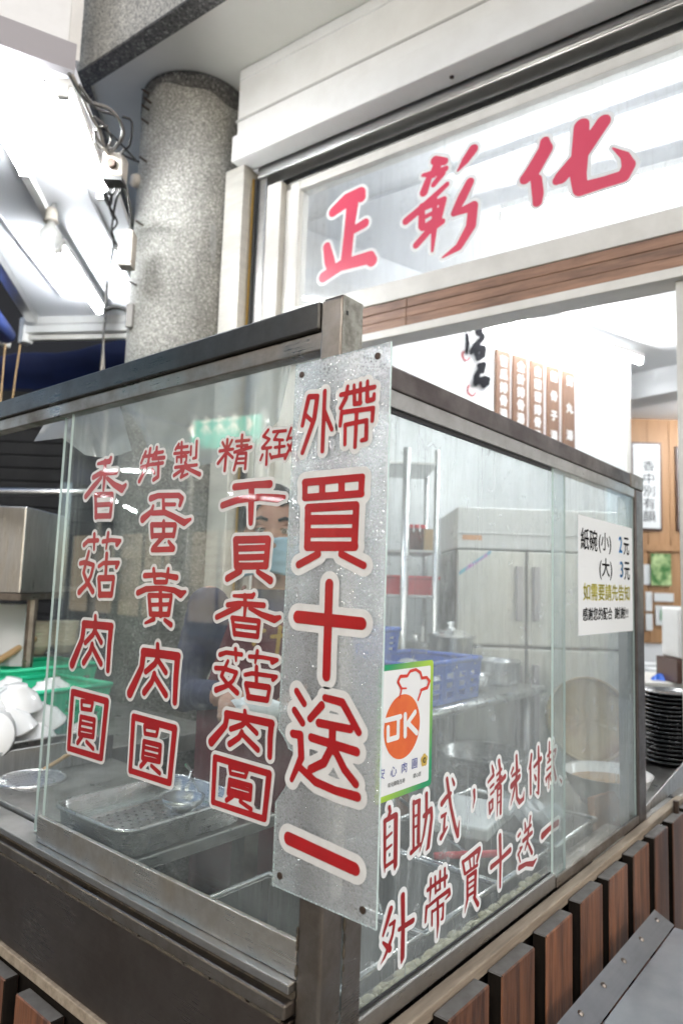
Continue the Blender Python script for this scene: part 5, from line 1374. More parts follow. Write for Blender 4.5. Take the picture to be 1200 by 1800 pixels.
# dining counter
dcx = at(1165, 1190, 3.9)
t = thing('dining_counter', 'long pale counter with papers and bags beyond the stall', 'counter', (dcx[0], dcx[1], 0.03))
rzF = math.atan2(fx[1], fx[0])
ztop = dcx[2]
mb = MB(); mb.box((dcx[0], dcx[1], ztop - 0.02), (1.3, 0.5, 0.035), rzF); mb.build('top', CREAM, t, bevel=0.004)
mb = MB(); c = dcx + fn * -0.2; mb.box((c[0], c[1], (ztop - 0.04) / 2 + 0.015), (1.25, 0.04, ztop - 0.07), rzF); mb.build('back_panel', mat('dark_blue_panel', (0.015, 0.025, 0.12), 0.5), t)
mb = MB(); mb.box((dcx[0], dcx[1], ztop - 0.19), (1.25, 0.42, 0.02), rzF); mb.build('shelf', CREAM, t)
for sx in (-0.62, 0.62):
    mb = MB(); c = dcx + fx * sx; mb.box((c[0], c[1], (ztop - 0.04) / 2 + 0.015), (0.03, 0.45, ztop - 0.07), rzF); mb.build('side_panel', CREAM, t)
for i, (px_, py_, w, lab) in enumerate(((1140, 1172, 0.16, 'low stack of white papers on the dining counter'), (1168, 1180, 0.2, 'spread white sheet lying on the dining counter'))):
    c = onz(px_, py_, ztop + 0.001); mb = MB(); mb.box((c[0], c[1], ztop + 0.012), (w, 0.14, 0.022 if i == 0 else 0.008), rzF + 0.2 * i); tag(mb.build('paper_stack', PAPER, None), lab, 'paper', None)
for i, (px_, py_, r, m, lab) in enumerate(((1158, 1200, 0.05, BLUE_P, 'bright blue plastic bag bundle on the counter shelf'), (1188, 1204, 0.05, BLUE_P, 'second blue bag bundle squeezed to the end of the shelf'), (1170, 1215, 0.045, GBOX, 'greyish bag bundle between the blue ones on the shelf'))):
    c = at(px_, py_, 3.78); mb = MB()
    P = [[c + np.array([r * math.cos(a) * math.sin(b) * (1 + 0.2 * math.sin(5 * a)), r * math.sin(a) * math.sin(b), r * 0.9 * math.cos(b) * (1 + 0.15 * math.sin(3 * a))]) for a in np.linspace(0, 2 * math.pi, 17)] for b in np.linspace(0.02, 3.1, 9)]
    mb.grid(P); tag(mb.build('bag_bundle', m, None, smooth=True), lab, 'bag', 'bags on the counter shelf')
# white machine on the dining counter
c = at(1192, 1112, 3.75)
t = thing('white_appliance', 'white boxy appliance on a dark stand next to the door jamb', 'appliance', (c[0], c[1], ztop))
mb = MB(); mb.box((c[0] + fx[0] * 0.06, c[1] + fx[1] * 0.06, c[2]), (0.22, 0.2, 0.27), rzF); mb.build('case', WHITE, t, bevel=0.012)
mb = MB(); mb.box((c[0] + fx[0] * 0.06, c[1] + fx[1] * 0.06, (c[2] - 0.137 + ztop) / 2 + 0.001), (0.26, 0.24, max(c[2] - 0.138 - ztop, 0.02)), rzF); mb.build('stand', DKF, t)

# ------------------------------------------------------------------ kitchen: fridge, rack, table
FRD = 2.75
fl, fr_ = at(800, 1137, FRD), at(1112, 1144, FRD)
fxd = fx.copy()
fw_ = float(np.dot((fr_ - fl), fxd)); fc = (fl + fr_) / 2 - fn * 0.25
PL_K = Plane((fl[0], fl[1], 0), fxd, (0, 0, 1), fn)
fz1 = PL_K.px(880, 893)[1]; fz0 = PL_K.px(880, 966)[1]
fg = thing('steel_fridge', 'tall stainless steel four door fridge with white top panel behind the stall', 'fridge', (fc[0], fc[1], 0.03))
def kbox(name, u0, u1, z0, z1, d0, d1, m, parent, bev=0.003):
    mb = MB(); q = [PL_K.w(u0, 0, d0)[:2], PL_K.w(u1, 0, d0)[:2], PL_K.w(u1, 0, d1)[:2], PL_K.w(u0, 0, d1)[:2]]; mb.prism(q, z0, z1); return mb.build(name, m, parent, bevel=bev)
kbox('body', 0, fw_, 0.03, fz0 - 0.003, -0.5, -0.03, STEEL_D, fg)
kbox('top_panel', 0, fw_, fz0, fz1, -0.5, 0.0, WHITE, fg, 0.006)
kbox('top_band', 0.0, fw_, fz0 + 0.06, fz0 + 0.068, 0.0, 0.004, ALU, fg)
kbox('orange_label', 0.02, 0.1, fz0 + 0.035, fz0 + 0.055, 0.0, 0.002, mat('orange_label', (0.7, 0.3, 0.08), 0.5), fg, 0)
zsm = PL_K.px(880, 1137)[1]
umid = PL_K.px(925, 1050)[0]
FRIDGE = mat('fridge_door_steel', (0.78, 0.765, 0.71), 0.38, 0.55, col2=(0.64, 0.62, 0.56), scale=4, stretch=(10, 10, 1))
for u0, u1 in ((0.004, umid - 0.004), (umid + 0.004, fw_ - 0.004)):
    for z0, z1 in ((0.1, zsm - 0.005), (zsm + 0.005, fz0 - 0.006)):
        d = kbox('door', u0, u1, z0, z1, -0.0295, 0.0, FRIDGE, fg, 0.006)
        uh = u1 - 0.03 if u1 < umid else u0 + 0.03
        kbox('handle', uh - 0.012, uh + 0.012, max(z0 + 0.1, z1 - 0.5), z1 - 0.06, 0.001, 0.03, mat('mauve_handle', (0.46, 0.42, 0.41), 0.5, 0.3), d)
rb0, rb1 = PL_K.px(806, 1008), PL_K.px(862, 970)
RIB = mat('ribbon_sticker', (0.5, 0.15, 0.5), 0.5, col2=(0.1, 0.5, 0.6), scale=25, contrast=(0.45, 0.55))
mb = MB(); w_ = 0.008
mb.add([PL_K.w(rb0[0], rb0[1] - w_, 0.002), PL_K.w(rb1[0], rb1[1] - w_, 0.002), PL_K.w(rb1[0], rb1[1] + w_, 0.002), PL_K.w(rb0[0], rb0[1] + w_, 0.002)], [(0, 1, 2, 3)]); mb.build('ribbon_sticker', RIB, fg)
# storage rack left of the fridge
rk = thing('storage_rack', 'tubular steel storage rack with bottles and baskets next to the fridge', 'rack', tuple(PL_K.w(-0.25, 0.03)))
RKZ = [PL_K.px(735, 968)[1], PL_K.px(735, 1046)[1], 0.95, 0.5]
ru0, ru1 = PL_K.px(672, 1000)[0], PL_K.px(762, 1000)[0]
rm = PL_K.px(707, 1000)[0]
for u in (ru0, ru1):
    for d in (0.05, -0.3):
        mb = MB(); mb.tube([PL_K.w(u, 0.03, d), PL_K.w(u, 1.9, d)], 0.012, 10); mb.build('post', ALU, rk, smooth=True)
mb = MB(); mb.tube([PL_K.w(rm, 0.03, 0.09), PL_K.w(rm, 1.9, 0.09)], 0.016, 10); mb.build('post', ALU, rk, smooth=True)
for z in RKZ + [1.85]:
    kbox('shelf', ru0, ru1, z - 0.012, z, -0.31, 0.06, STEEL_V, rk)
def on_k(x, z, d): return PL_K.w(PL_K.px(x, 1000)[0], z, d)
BOT = mat('brown_bottle', (0.13, 0.03, 0.018), 0.12, trans=0.3)
for i, (x, lab) in enumerate(((722, 'brown sauce bottle at the outer end of the rack shelf'), (733, 'brown sauce bottle in the middle of the rack shelf'), (744, 'brown sauce bottle next to the cardboard box'))):
    c = on_k(x, RKZ[0], -0.05)
    t = thing('sauce_bottle', lab, 'bottle', c, 'bottles on the rack')
    mb = MB(); mb.lathe([(0, 0.001), (0.022, 0.001), (0.022, 0.06), (0.009, 0.085), (0.009, 0.095), (0, 0.095)], c, 16); mb.build('body', BOT, t, smooth=True)
    mb = MB(); mb.lathe([(0, 0.0955), (0.011, 0.0955), (0.011, 0.11), (0, 0.11)], c, 12); mb.build('cap', RED_P, t)
c = on_k(755, RKZ[0], -0.06); mb = MB(); mb.box((c[0], c[1], c[2] + 0.045), (0.05, 0.12, 0.088), rzF); tag(mb.build('cardboard_box', WOOD_H, None), 'small cardboard box standing next to the sauce bottles', 'box')
def basket(name, lab, cat, c, sx, sy, h, rz, m, taper=0.9, holes=False, rim=0.008):
    t = thing(name, lab, cat, c)
    ca, sa = math.cos(rz), math.sin(rz)
    def P3(x, y, z): return (c[0] + x * ca - y * sa, c[1] + x * sa + y * ca, c[2] + z)
    lo = [(-sx * taper / 2, -sy * taper / 2), (sx * taper / 2, -sy * taper / 2), (sx * taper / 2, sy * taper / 2), (-sx * taper / 2, sy * taper / 2)]
    hi = [(-sx / 2, -sy / 2), (sx / 2, -sy / 2), (sx / 2, sy / 2), (-sx / 2, sy / 2)]
    mb = MB(); mb.add([P3(x, y, 0.002) for x, y in lo], [(0, 1, 2, 3)]); mb.build('base', m, t, solid=0.004)
    for i in range(4):
        a, b = lo[i], lo[(i + 1) % 4]; A, B = hi[i], hi[(i + 1) % 4]
        mb = MB()
        if holes:
            L_ = math.hypot(B[0] - A[0], B[1] - A[1]); n_ = max(3, int(L_ / 0.075)); 
            def q(s_, t_):
                x = (a[0] + (b[0] - a[0]) * s_) * (1 - t_) + (A[0] + (B[0] - A[0]) * s_) * t_
                y = (a[1] + (b[1] - a[1]) * s_) * (1 - t_) + (A[1] + (B[1] - A[1]) * s_) * t_
                return P3(x, y, 0.002 + (h - 0.002) * t_)
            ss = [0]
            for k_ in range(n_): ss += [(k_ + 0.22) / n_, (k_ + 0.78) / n_]
            ss.append(1)
            tt = [0, 0.12, 0.28, 0.36, 0.5, 0.58, 0.72, 1.0]
            vs = [q(s_, t_) for t_ in tt for s_ in ss]; fs = []
            for j in range(len(tt) - 1):
                for k_ in range(len(ss) - 1):
                    if j in (1, 3, 5) and k_ % 2 == 1: continue
                    w2 = len(ss); fs.append((j * w2 + k_, j * w2 + k_ + 1, (j + 1) * w2 + k_ + 1, (j + 1) * w2 + k_))
            mb.add(vs, fs)
        else:
            mb.add([P3(*a, 0.002), P3(*b, 0.002), P3(*B, h), P3(*A, h)], [(0, 1, 2, 3)])
        mb.build('side', m, t, solid=0.004)
    mb = MB()
    for i in range(4):
        mb.tube([P3(*hi[i], h), P3(*hi[(i + 1) % 4], h)], rim, 6)
    mb.build('rim', m, t, smooth=True)
    return t
c = on_k(722, RKZ[1], -0.08); basket('red_basket', 'red plastic basket on the rack shelf under the bottles', 'basket', c, 0.22, 0.18, 0.07, rzF, RED_P)
def pot(lab, c, r, h, m=STEEL_V, lid=False, fill=None, handles=True, name='steel_pot'):
    t = thing(name, lab, 'pot', c)
    mb = MB(); mb.lathe([(0, 0.0015), (r * 0.94, 0.0015), (r, 0.02), (r, h - 0.006), (r + 0.008, h), (r + 0.004, h + 0.003), (r - 0.005, h - 0.003), (r - 0.005, 0.02), (0, 0.012)], c, 40); mb.build('body', m, t, smooth=True)
    if handles:
        for s_ in (-1, 1):
            q = c + fx * s_ * r; mb = MB(); mb.tube([q + fn * 0.03 + np.array([0, 0, h * 0.75]), q + fx * s_ * 0.03 + fn * 0.03 + np.array([0, 0, h * 0.78]), q + fx * s_ * 0.03 - fn * 0.03 + np.array([0, 0, h * 0.78]), q - fn * 0.03 + np.array([0, 0, h * 0.75])], 0.005, 8); mb.build('handle', STEEL_B, t, smooth=True)
    if fill is not None:
        mb = MB(); mb.lathe([(0, h * 0.8), (r - 0.0055, h * 0.8)], c, 40); mb.build('contents', fill, t)
    if lid:
        mb = MB(); mb.lathe([(r + 0.004, h + 0.004), (r * 0.7, h + 0.02), (0.02, h + 0.028), (0.012, h + 0.04), (0.02, h + 0.055), (0, h + 0.058)], c, 40); mb.build('lid', STEEL_B, t, smooth=True)
    return t
pot('large lidded steel pot on the lower shelf of the rack', on_k(738, 0.951, -0.09), 0.085, 0.15, lid=True)
# steel work table with blue crates
tb = thing('work_table', 'steel work table holding the blue crates behind the stall glass', 'table', (2.03, 1.30, 0))
TZ = 1.0
ty0 = 1.085
mb = MB(); mb.bb((1.56, ty0, TZ - 0.03), (2.50, 1.52, TZ)); mb.build('top', STEEL_V, tb, bevel=0.004)
mb = MB(); mb.tube([(1.555, ty0 - 0.004, TZ - 0.012), (2.505, ty0 - 0.004, TZ - 0.012)], 0.014, 12); mb.build('rolled_edge', STEEL_B, tb, smooth=True)
for x in (1.6, 2.46):
    for y in (ty0 + 0.05, 1.48):
        mb = MB(); mb.tube([(x, y, 0.0), (x, y, TZ - 0.031)], 0.018, 10); mb.build('leg', STEEL_V, tb, smooth=True)
basket('blue_crate', 'blue perforated plastic crate on the steel work table', 'crate', np.array([1.86, 1.235, TZ + 0.001]), 0.40, 0.27, 0.125, 0.03, BLUE_P, 0.95, holes=True)
basket('blue_crate', 'blue plastic crate stacked on top at the back of the table', 'crate', np.array([1.72, 1.40, TZ + 0.13]), 0.30, 0.22, 0.08, 0.1, BLUE_P, 0.95, holes=True)
mb = MB(); mb.box((1.72, 1.43, TZ + 0.064), (0.26, 0.12, 0.125), 0.1); tag(mb.build('plastic_tub', BLUE_P, None, bevel=0.01), 'blue lidded tub behind the crate on the work table', 'tub')
mb = MB()
for i in range(14):
    x, y = 1.74 + 0.3 * random.random(), 1.14 + 0.2 * random.random()
    c = np.array([x, y, TZ + 0.045 + 0.04 * random.random()])
    P = [[c + np.array([0.05 * math.cos(a) * math.sin(b), 0.045 * math.sin(a) * math.sin(b), 0.03 * math.cos(b)]) for a in np.linspace(0, 2 * math.pi, 11)] for b in np.linspace(0.02, 3.1, 7)]
    mb.grid(P)
o = mb.build('packed_food', FILM2 if 'FILM2' in globals() else BAG2, None, smooth=True); tag(o, 'pale wrapped food filling the blue crate', 'food', kind='stuff')
c = onz(893, 1203, TZ + 0.001); pot('steel pot with tan contents at the end of the work table', np.array([min(c[0], 2.40), 1.22, TZ + 0.001]), 0.085, 0.085, fill=FOOD, handles=False)
def bowl(lab, c, r, h, m=STEEL_B, name='steel_bowl', cat='bowl', fill=None, group=None):
    prof = [(r * 0.35, 0.002), (r * 0.6, 0.006), (r * 0.85, h * 0.5), (r, h), (r + 0.004, h + 0.002), (r - 0.004, h - 0.003), (r * 0.82, h * 0.5), (r * 0.55, 0.012), (0, 0.01)]
    if fill is None:
        mb = MB(); mb.lathe([(0, 0.001)] + prof, c, 36)
        return tag(mb.build(name, m, None, smooth=True), lab, cat, group)
    t = thing(name, lab, cat, c, group)
    mb = MB(); mb.lathe([(0, 0.001)] + prof, c, 36); mb.build('body', m, t, smooth=True)
    mb = MB(); mb.lathe([(0, h * 0.72), (r * 0.9, h * 0.72)], c, 36); mb.build('contents', fill, t)
    return t
bowl('small steel bowl between the blue crate and the pot', np.array([2.18, 1.19, TZ + 0.001]), 0.058, 0.055)
# cauldron on its burner
c = onz(848, 1316, 0.78); c = np.array([c[0], c[1], 0])
cz = thing('gas_burner', 'squat iron gas burner under the cauldron', 'burner', c)
mb = MB(); mb.lathe([(0.0, 0.3), (0.12, 0.3), (0.12, 0.34), (0.07, 0.42), (0.0, 0.42)], c, 28); mb.build('bowl', RUBBER, cz, smooth=True)
for k_ in range(3):
    a = k_ * 2.094 + 0.4; mb = MB(); mb.tube([c + np.array([0.1 * math.cos(a), 0.1 * math.sin(a), 0.33]), c + np.array([0.13 * math.cos(a), 0.13 * math.sin(a), 0.0])], 0.015, 8); mb.build('leg', RUBBER, cz)
pot('wide steel cauldron steaming on the burner below the table', c + np.array([0, 0, 0.421]), 0.155, 0.35, m=STEEL_B)
# side counter at the doorway with bowl, sauce pot, plate stack
sc2 = thing('side_counter', 'low steel counter in the doorway with a bowl and stacked trays', 'counter', (2.5, 0.82, 0.0))
SZ = 0.72
mb = MB(); mb.bb((2.03, 0.60, SZ - 0.03), (3.15, 1.02, SZ)); mb.build('top', STEEL, sc2, bevel=0.003)
for x in (2.07, 3.1):
    for y in (0.64, 0.98):
        mb = MB(); mb.tube([(x, y, 0.0), (x, y, SZ - 0.031)], 0.018, 8); mb.build('leg', STEEL_V, sc2)
bowl('wide steel basin of tan broth behind the stall end post', np.array([2.165, 0.735, SZ + 0.001]), 0.125, 0.095, fill=BROTH, m=PORC)
pot('small pot of red brown sauce behind the broth basin', np.array([2.42, 0.80, SZ + 0.001]), 0.075, 0.085, fill=SAUCE, handles=False)
tc_ = at(1188, 1300, 2.62)
first = None
k = MB(); k.lathe([(0, 0.001), (0.085, 0.001), (0.105, 0.018), (0.109, 0.019), (0.105, 0.014), (0.086, 0.005), (0, 0.005)], (0, 0, 0), 36)
trm = k.mesh('tray'); trm.materials.append(BLACKP); trm.polygons.foreach_set('use_smooth', [True] * len(trm.polygons))
for i in range(17):
    o = bpy.data.objects.new('black_plate', trm); COL.objects.link(o)
    o.location = (2.88 + random.uniform(-.002, .002), 0.745 + random.uniform(-.002, .002), SZ + 0.001 + i * 0.0155); o.rotation_euler = (0, 0, i)
    tag(o, nth(i, 17) + ' black round plate, counted upward, in the tall stack on the side counter', 'plate', 'stacked black plates')
DZ = 0.755
# clutter under and beside the work table
c = np.array([1.68, 1.26, 0.0]); t = thing('cardboard_carton', 'brown cardboard carton standing on a crate under the work table', 'carton', c)
mb = MB(); mb.box((1.68, 1.26, 0.66), (0.2, 0.16, 0.28), 0.1); mb.build('case', mat('carton_brown', (0.25, 0.12, 0.06), 0.8, col2=(0.18, 0.085, 0.045), scale=6), t)
mb = MB(); mb.box((1.68, 1.26, 0.26), (0.26, 0.2, 0.515), 0.1); mb.build('support', BLACKP, t)
mb = MB(); mb.box((1.68, 1.1795, 0.7), (0.05, 0.002, 0.2), 0.1); mb.build('tape', GBOX, t)
pot('tall lidded stock pot on the work table against the fridge', np.array([2.40, 1.42, TZ + 0.001]), 0.085, 0.16, lid=True)
pot('dark enamel pot behind the small steel bowl', np.array([2.19, 1.40, TZ + 0.001]), 0.075, 0.10, m=BLACKP, handles=True)
for i, (x, y, lab) in enumerate(((1.40, 0.74, 'steel ladle resting in the pan closest to the plate'), (1.12, 0.80, 'steel skimmer resting across the pan second from the corner'))):
    t = thing('steel_ladle', lab, 'ladle', (x, y, 0.7))
    mb = MB(); mb.lathe([(0, 0.0), (0.02, 0.005), (0.034, 0.022), (0.036, 0.03), (0.032, 0.022), (0.018, 0.008), (0, 0.004)], (x, y, 0.66), 24); mb.build('cup', STEEL_B, t, smooth=True)
    mb = MB(); mb.tube([(x + 0.03, y + 0.01, 0.688), (x + 0.05, y + 0.06, 0.75), (x + 0.06, y + 0.26, 0.83)], 0.0045, 8); mb.build('handle', STEEL_B, t, smooth=True)
mb = MB()
for i in range(70):
    x = 1.32 + 0.22 * random.random(); y = 0.68 + 0.28 * random.random(); r = 0.014 + 0.006 * random.random()
    c = np.array([x, y, DZ - 0.135 + 0.012 * random.random()])
    P = [[c + np.array([r * 1.5 * math.cos(a) * math.sin(b), r * 1.5 * math.sin(a) * math.sin(b), r * 0.8 * math.cos(b)]) for a in np.linspace(0, 2 * math.pi, 9)] for b in np.linspace(0.02, 3.1, 6)]
    mb.grid(P)
tag(mb.build('dumplings', mat('starch_dumpling', (0.5, 0.4, 0.24), 0.2, col2=(0.4, 0.27, 0.13), scale=30), None, smooth=True), 'translucent brown dumplings simmering in the middle pan', 'food', kind='stuff')
# leaning board, big basket seen through the steamy pane
c = np.array([1.80, 0.665, 0.0])
# pans sunk into the counter
pans = []
part('counter_deck', (AX + 0.05, BY + 0.045, DZ - 0.17), (1.90, 1.06, DZ - 0.15), STEEL, 0.002)
def pan(lab, x0, x1, y0, y1, z0, z1, m=STEEL_V, group='steel pans sunk in the stall counter', fill=None, name='steel_pan'):
    t = thing(name, lab, 'pan', ((x0 + x1) / 2, (y0 + y1) / 2, z0), group)
    k = MB(); k.bb((x0 + .004, y0 + .004, z0), (x1 - .004, y1 - .004, z0 + 0.003)); k.build('bottom', m, t)
    for lo, hi in (((x0, y0, z0), (x0 + .003, y1, z1)), ((x1 - .003, y0, z0), (x1, y1, z1)), ((x0 + .0031, y0, z0), (x1 - .0031, y0 + .003, z1)), ((x0 + .0031, y1 - .003, z0), (x1 - .0031, y1, z1))):
        k = MB(); k.bb(lo, hi); k.build('wall', m, t)
    k = MB()
    rim = [(x0 - .006, y0 - .006), (x1 + .006, y0 - .006), (x1 + .006, y1 + .006), (x0 - .006, y1 + .006), (x0 - .006, y0 - .006)]
    k.tube([(x, y, z1 + 0.002) for x, y in rim], 0.006, 8); k.build('rim', STEEL_B, t, smooth=True)
    if fill is not None:
        k = MB(); k.bb((x0 + .0045, y0 + .0045, z0 + 0.0032), (x1 - .0045, y1 - .0045, z0 + 0.012)); k.build('liquid', fill, t)
    return t
LIQ = mat('dark_oil', (0.05, 0.045, 0.04), 0.06)
xs_p = [0.765, 1.035, 1.305, 1.575, 1.845]
plab = ['empty steel pan next to the corner post', 'steel pan with dark liquid second from the corner post', 'steel pan in the middle of the counter', 'steel pan closest to the side counter']
for i in range(4):
    pan(plab[i], xs_p[i], xs_p[i + 1] - 0.02, BY + 0.075, 1.0, DZ - 0.148, DZ + 0.02 if i else DZ + 0.02, fill=LIQ if i in (1, 2) else None)
# white starchy splashes along the inner edge of the shop-side glass
mb = MB()
for i in range(260):
    x = 0.8 + 0.62 * random.random(); r = 0.004 + 0.007 * random.random()
    c = np.array([x, BY + 0.03 + 0.012 * random.random(), 0.758 + 0.012 * random.random()])
    P = [[c + np.array([r * 1.4 * math.cos(a) * math.sin(b), r * math.sin(a) * math.sin(b), r * 0.7 * math.cos(b)]) for a in np.linspace(0, 2 * math.pi, 7)] for b in np.linspace(0.02, 3.1, 5)]
    mb.grid(P)
tag(mb.build('starch_crumbs', FOOD, None, smooth=True), 'pale starchy crumbs along the bottom of the shop side glass', 'crumbs', kind='stuff')
part('inner_ledge', (AX + 0.05, BY + 0.018, 0.738), (1.90, BY + 0.068, 0.752), STEEL_D, 0.002)

# ================================================================== STREET-SIDE COUNTER AND WHAT STANDS ON IT
part('serving_deck', (AX + 0.05, 1.065, 0.835), (1.10, 1.70, 0.86), STEEL, 0.003)
part('serving_deck', (AX + 0.05, 1.705, 0.835), (1.50, YE, 0.885), STEEL, 0.003)
part('deck_upstand', (AX + 0.05, 1.69, 0.8605), (1.095, 1.702, 0.925), STEEL_V, 0.002)
part('deck_leg', (1.04, 1.10, 0.0), (1.08, 1.14, 0.834), STEEL_D, 0.002)
part('deck_leg', (1.44, 2.6, 0.0), (1.48, 2.64, 0.834), STEEL_D, 0.002)
# perforated tray
def tray(lab, c, sx, sy, h, rz, perf=True, name='perforated_tray', m=STEEL_B, rad=0.03):
    t = thing(name, lab, 'tray', c)
    ca, sa = math.cos(rz), math.sin(rz)
    def ringp(ex, z, r):
        return [(c[0] + x * ca - y * sa, c[1] + x * sa + y * ca, c[2] + z) for x, y in rrect(-sx / 2 - ex, -sy / 2 - ex, sx / 2 + ex, sy / 2 + ex, r, 6)]
    rings = [ringp(-0.012, 0.006, rad * .7), ringp(-0.004, 0.012, rad), ringp(0, h, rad + 0.004), ringp(0.008, h + 0.001, rad + 0.01), ringp(0.011, h - 0.003, rad + 0.012), ringp(0.004, h - 0.005, rad + 0.008), ringp(-0.002, 0.002, rad), ringp(-0.010, 0.001, rad * .7)]
    n = len(rings[0]); k = MB()
    k.add([p for r in rings for p in r], [(j * n + i, j * n + (i + 1) % n, (j + 1) * n + (i + 1) % n, (j + 1) * n + i) for j in range(len(rings) - 1) for i in range(n)])
    k.build('wall', m, t, smooth=True)
    k = MB(); k.add(rings[0], [tuple(range(n))]); k.add(rings[-1], [tuple(range(n))]); k.build('floor', m, t)
    if perf:
        k = MB(); nx, ny = int(sx / 0.02), int(sy / 0.02)
        for i in range(nx):
            for j in range(ny):
                x = (i - (nx - 1) / 2) * 0.02 + (0.01 if j % 2 else 0) - 0.005; y = (j - (ny - 1) / 2) * 0.02
                pts = [(c[0] + (x + 0.0032 * math.cos(a)) * ca - (y + 0.0032 * math.sin(a)) * sa, c[1] + (x + 0.0032 * math.cos(a)) * sa + (y + 0.0032 * math.sin(a)) * ca, c[2] + 0.0067) for a in np.linspace(0, 2 * math.pi, 8, endpoint=False)]
                k.add(pts, [tuple(range(8))])
        o = k.build('perforations', RUBBER, t); o['kind'] = 'stuff'
    return t
tray('perforated stainless tray with rounded corners on the serving deck', np.array([0.868, 1.185, 0.861]), 0.29, 0.225, 0.052, 0.03)
# small strainer bowl in the tray
sb = np.array([0.945, 1.19, 0.868])
t = thing('strainer_ladle', 'small perforated strainer lying in the steel tray', 'strainer', sb)
mb = MB(); mb.lathe([(0, 0.002), (0.02, 0.004), (0.038, 0.02), (0.042, 0.032), (0.045, 0.033), (0.04, 0.02), (0.022, 0.007), (0, 0.005)], sb, 28); mb.build('cup', STEEL_B, t, smooth=True)
mb = MB(); mb.tube([sb + np.array([0.03, 0.03, 0.03]), sb + np.array([0.075, 0.07, 0.055]), sb + np.array([0.09, 0.11, 0.06])], 0.004, 8); mb.build('handle', STEEL_B, t, smooth=True)
# wire strainer ring
rc = np.array([0.80, 1.545, 0.862])
t = thing('wire_strainer', 'round wire mesh strainer lying flat on the serving deck', 'strainer', rc)
mb = MB(); mb.tube([rc + np.array([0.072 * math.cos(a), 0.072 * math.sin(a), 0.03]) for a in np.linspace(0, 2 * math.pi, 40)], 0.0035, 8); mb.build('rim', STEEL_B, t, smooth=True)
mb = MB()
for i in range(-11, 12):
    x = i * 0.0062; w = math.sqrt(max(0.07 ** 2 - x * x, 0))
    for sw in (0, 1):
        pts = []
        for k_ in range(7):
            y = -w + 2 * w * k_ / 6; z = 0.03 - 0.024 * (1 - (x * x + y * y) / 0.07 ** 2)
            pts.append(rc + (np.array([x, y, z]) if sw == 0 else np.array([y, x, z])))
        mb.tube(pts, 0.0009, 4, caps=False)
o = mb.build('mesh', STEEL_B, t); o['kind'] = 'stuff'
mb = MB(); mb.tube([rc + np.array([0.05, 0.05, 0.03]), rc + np.array([0.16, 0.10, 0.05])], 0.005, 8); mb.build('handle', WOOD_H, t)
# shallow steel tray of upturned white bowls
bt0 = np.array([0.90, 1.86, 0.886])
tray('shallow steel tray under the pile of white bowls', bt0, 0.30, 0.26, 0.05, 0.0, perf=False, name='bowl_tray', m=STEEL_V)
k = MB(); k.lathe([(0, 0.062), (0.024, 0.062), (0.026, 0.054), (0.05, 0.035), (0.064, 0.004), (0.066, 0.0), (0.062, 0.003), (0.047, 0.032), (0.02, 0.05), (0, 0.05)], (0, 0, 0), 40)
bowl_me = k.mesh('white_bowl'); bowl_me.materials.append(PORC); bowl_me.polygons.foreach_set('use_smooth', [True] * len(bowl_me.polygons))
spots = [(0.80, 1.79, .897, .05, .12), (0.93, 1.80, .897, -.1, .08), (0.80, 1.92, .897, .1, -.1), (0.93, 1.93, .897, -.12, .05), (0.865, 1.80, .945, .25, .15), (0.86, 1.90, .95, -.2, .2), (0.98, 1.86, .935, .1, -.35), (0.81, 1.85, .985, .15, .3), (0.90, 1.85, .995, -.1, -.1)]
for i, (x, y, z, rx, ry) in enumerate(spots):
    o = bpy.data.objects.new('white_bowl', bowl_me); COL.objects.link(o); o.location = (x, y, z); o.rotation_euler = (rx, ry, i)
    tag(o, 'upturned white bowl piled in the shallow steel tray', 'bowl', 'white bowls piled in the tray')
# nested white spoons/bowls edge lines: leaning stack
k = MB(); k.lathe([(0, 0.012), (0.03, 0.012), (0.062, 0.002), (0.066, 0.0), (0.062, 0.005), (0.03, 0.016), (0, 0.016)], (0, 0, 0), 36)
sau = k.mesh('white_saucer'); sau.materials.append(PORC); sau.polygons.foreach_set('use_smooth', [True] * len(sau.polygons))
for i in range(6):
    o = bpy.data.objects.new('white_saucer', sau); COL.objects.link(o); o.location = (0.775 + i * 0.006, 1.735 + i * 0.012, 0.955); o.rotation_euler = (math.radians(62), 0, math.radians(-35))
    tag(o, 'white saucer leaning in the row before the bowl pile', 'saucer', 'leaning white saucers')
# green baskets with bowls
basket('green_basket', 'green plastic basket with white bowls at the back of the counter', 'basket', np.array([1.10, 2.16, 0.886]), 0.36, 0.30, 0.115, 0.1, GREEN_P, 0.88, holes=True)
basket('green_basket', 'green plastic basket behind the other one under the cream bowls', 'basket', np.array([1.24, 2.46, 0.886]), 0.36, 0.26, 0.14, 0.1, GREEN_P, 0.88, holes=True)
for i, (x, y, z, rx, ry) in enumerate(((1.0, 2.12, .95, .2, .1), (1.11, 2.1, .955, -.1, .2), (1.05, 2.22, .96, .1, -.2), (1.19, 2.2, .95, .1, .1))):
    o = bpy.data.objects.new('white_bowl', bowl_me); COL.objects.link(o); o.location = (x, y, z); o.rotation_euler = (rx, ry, i)
    tag(o, 'upturned white bowl lying in the front green basket', 'bowl', 'white bowls in the green basket')
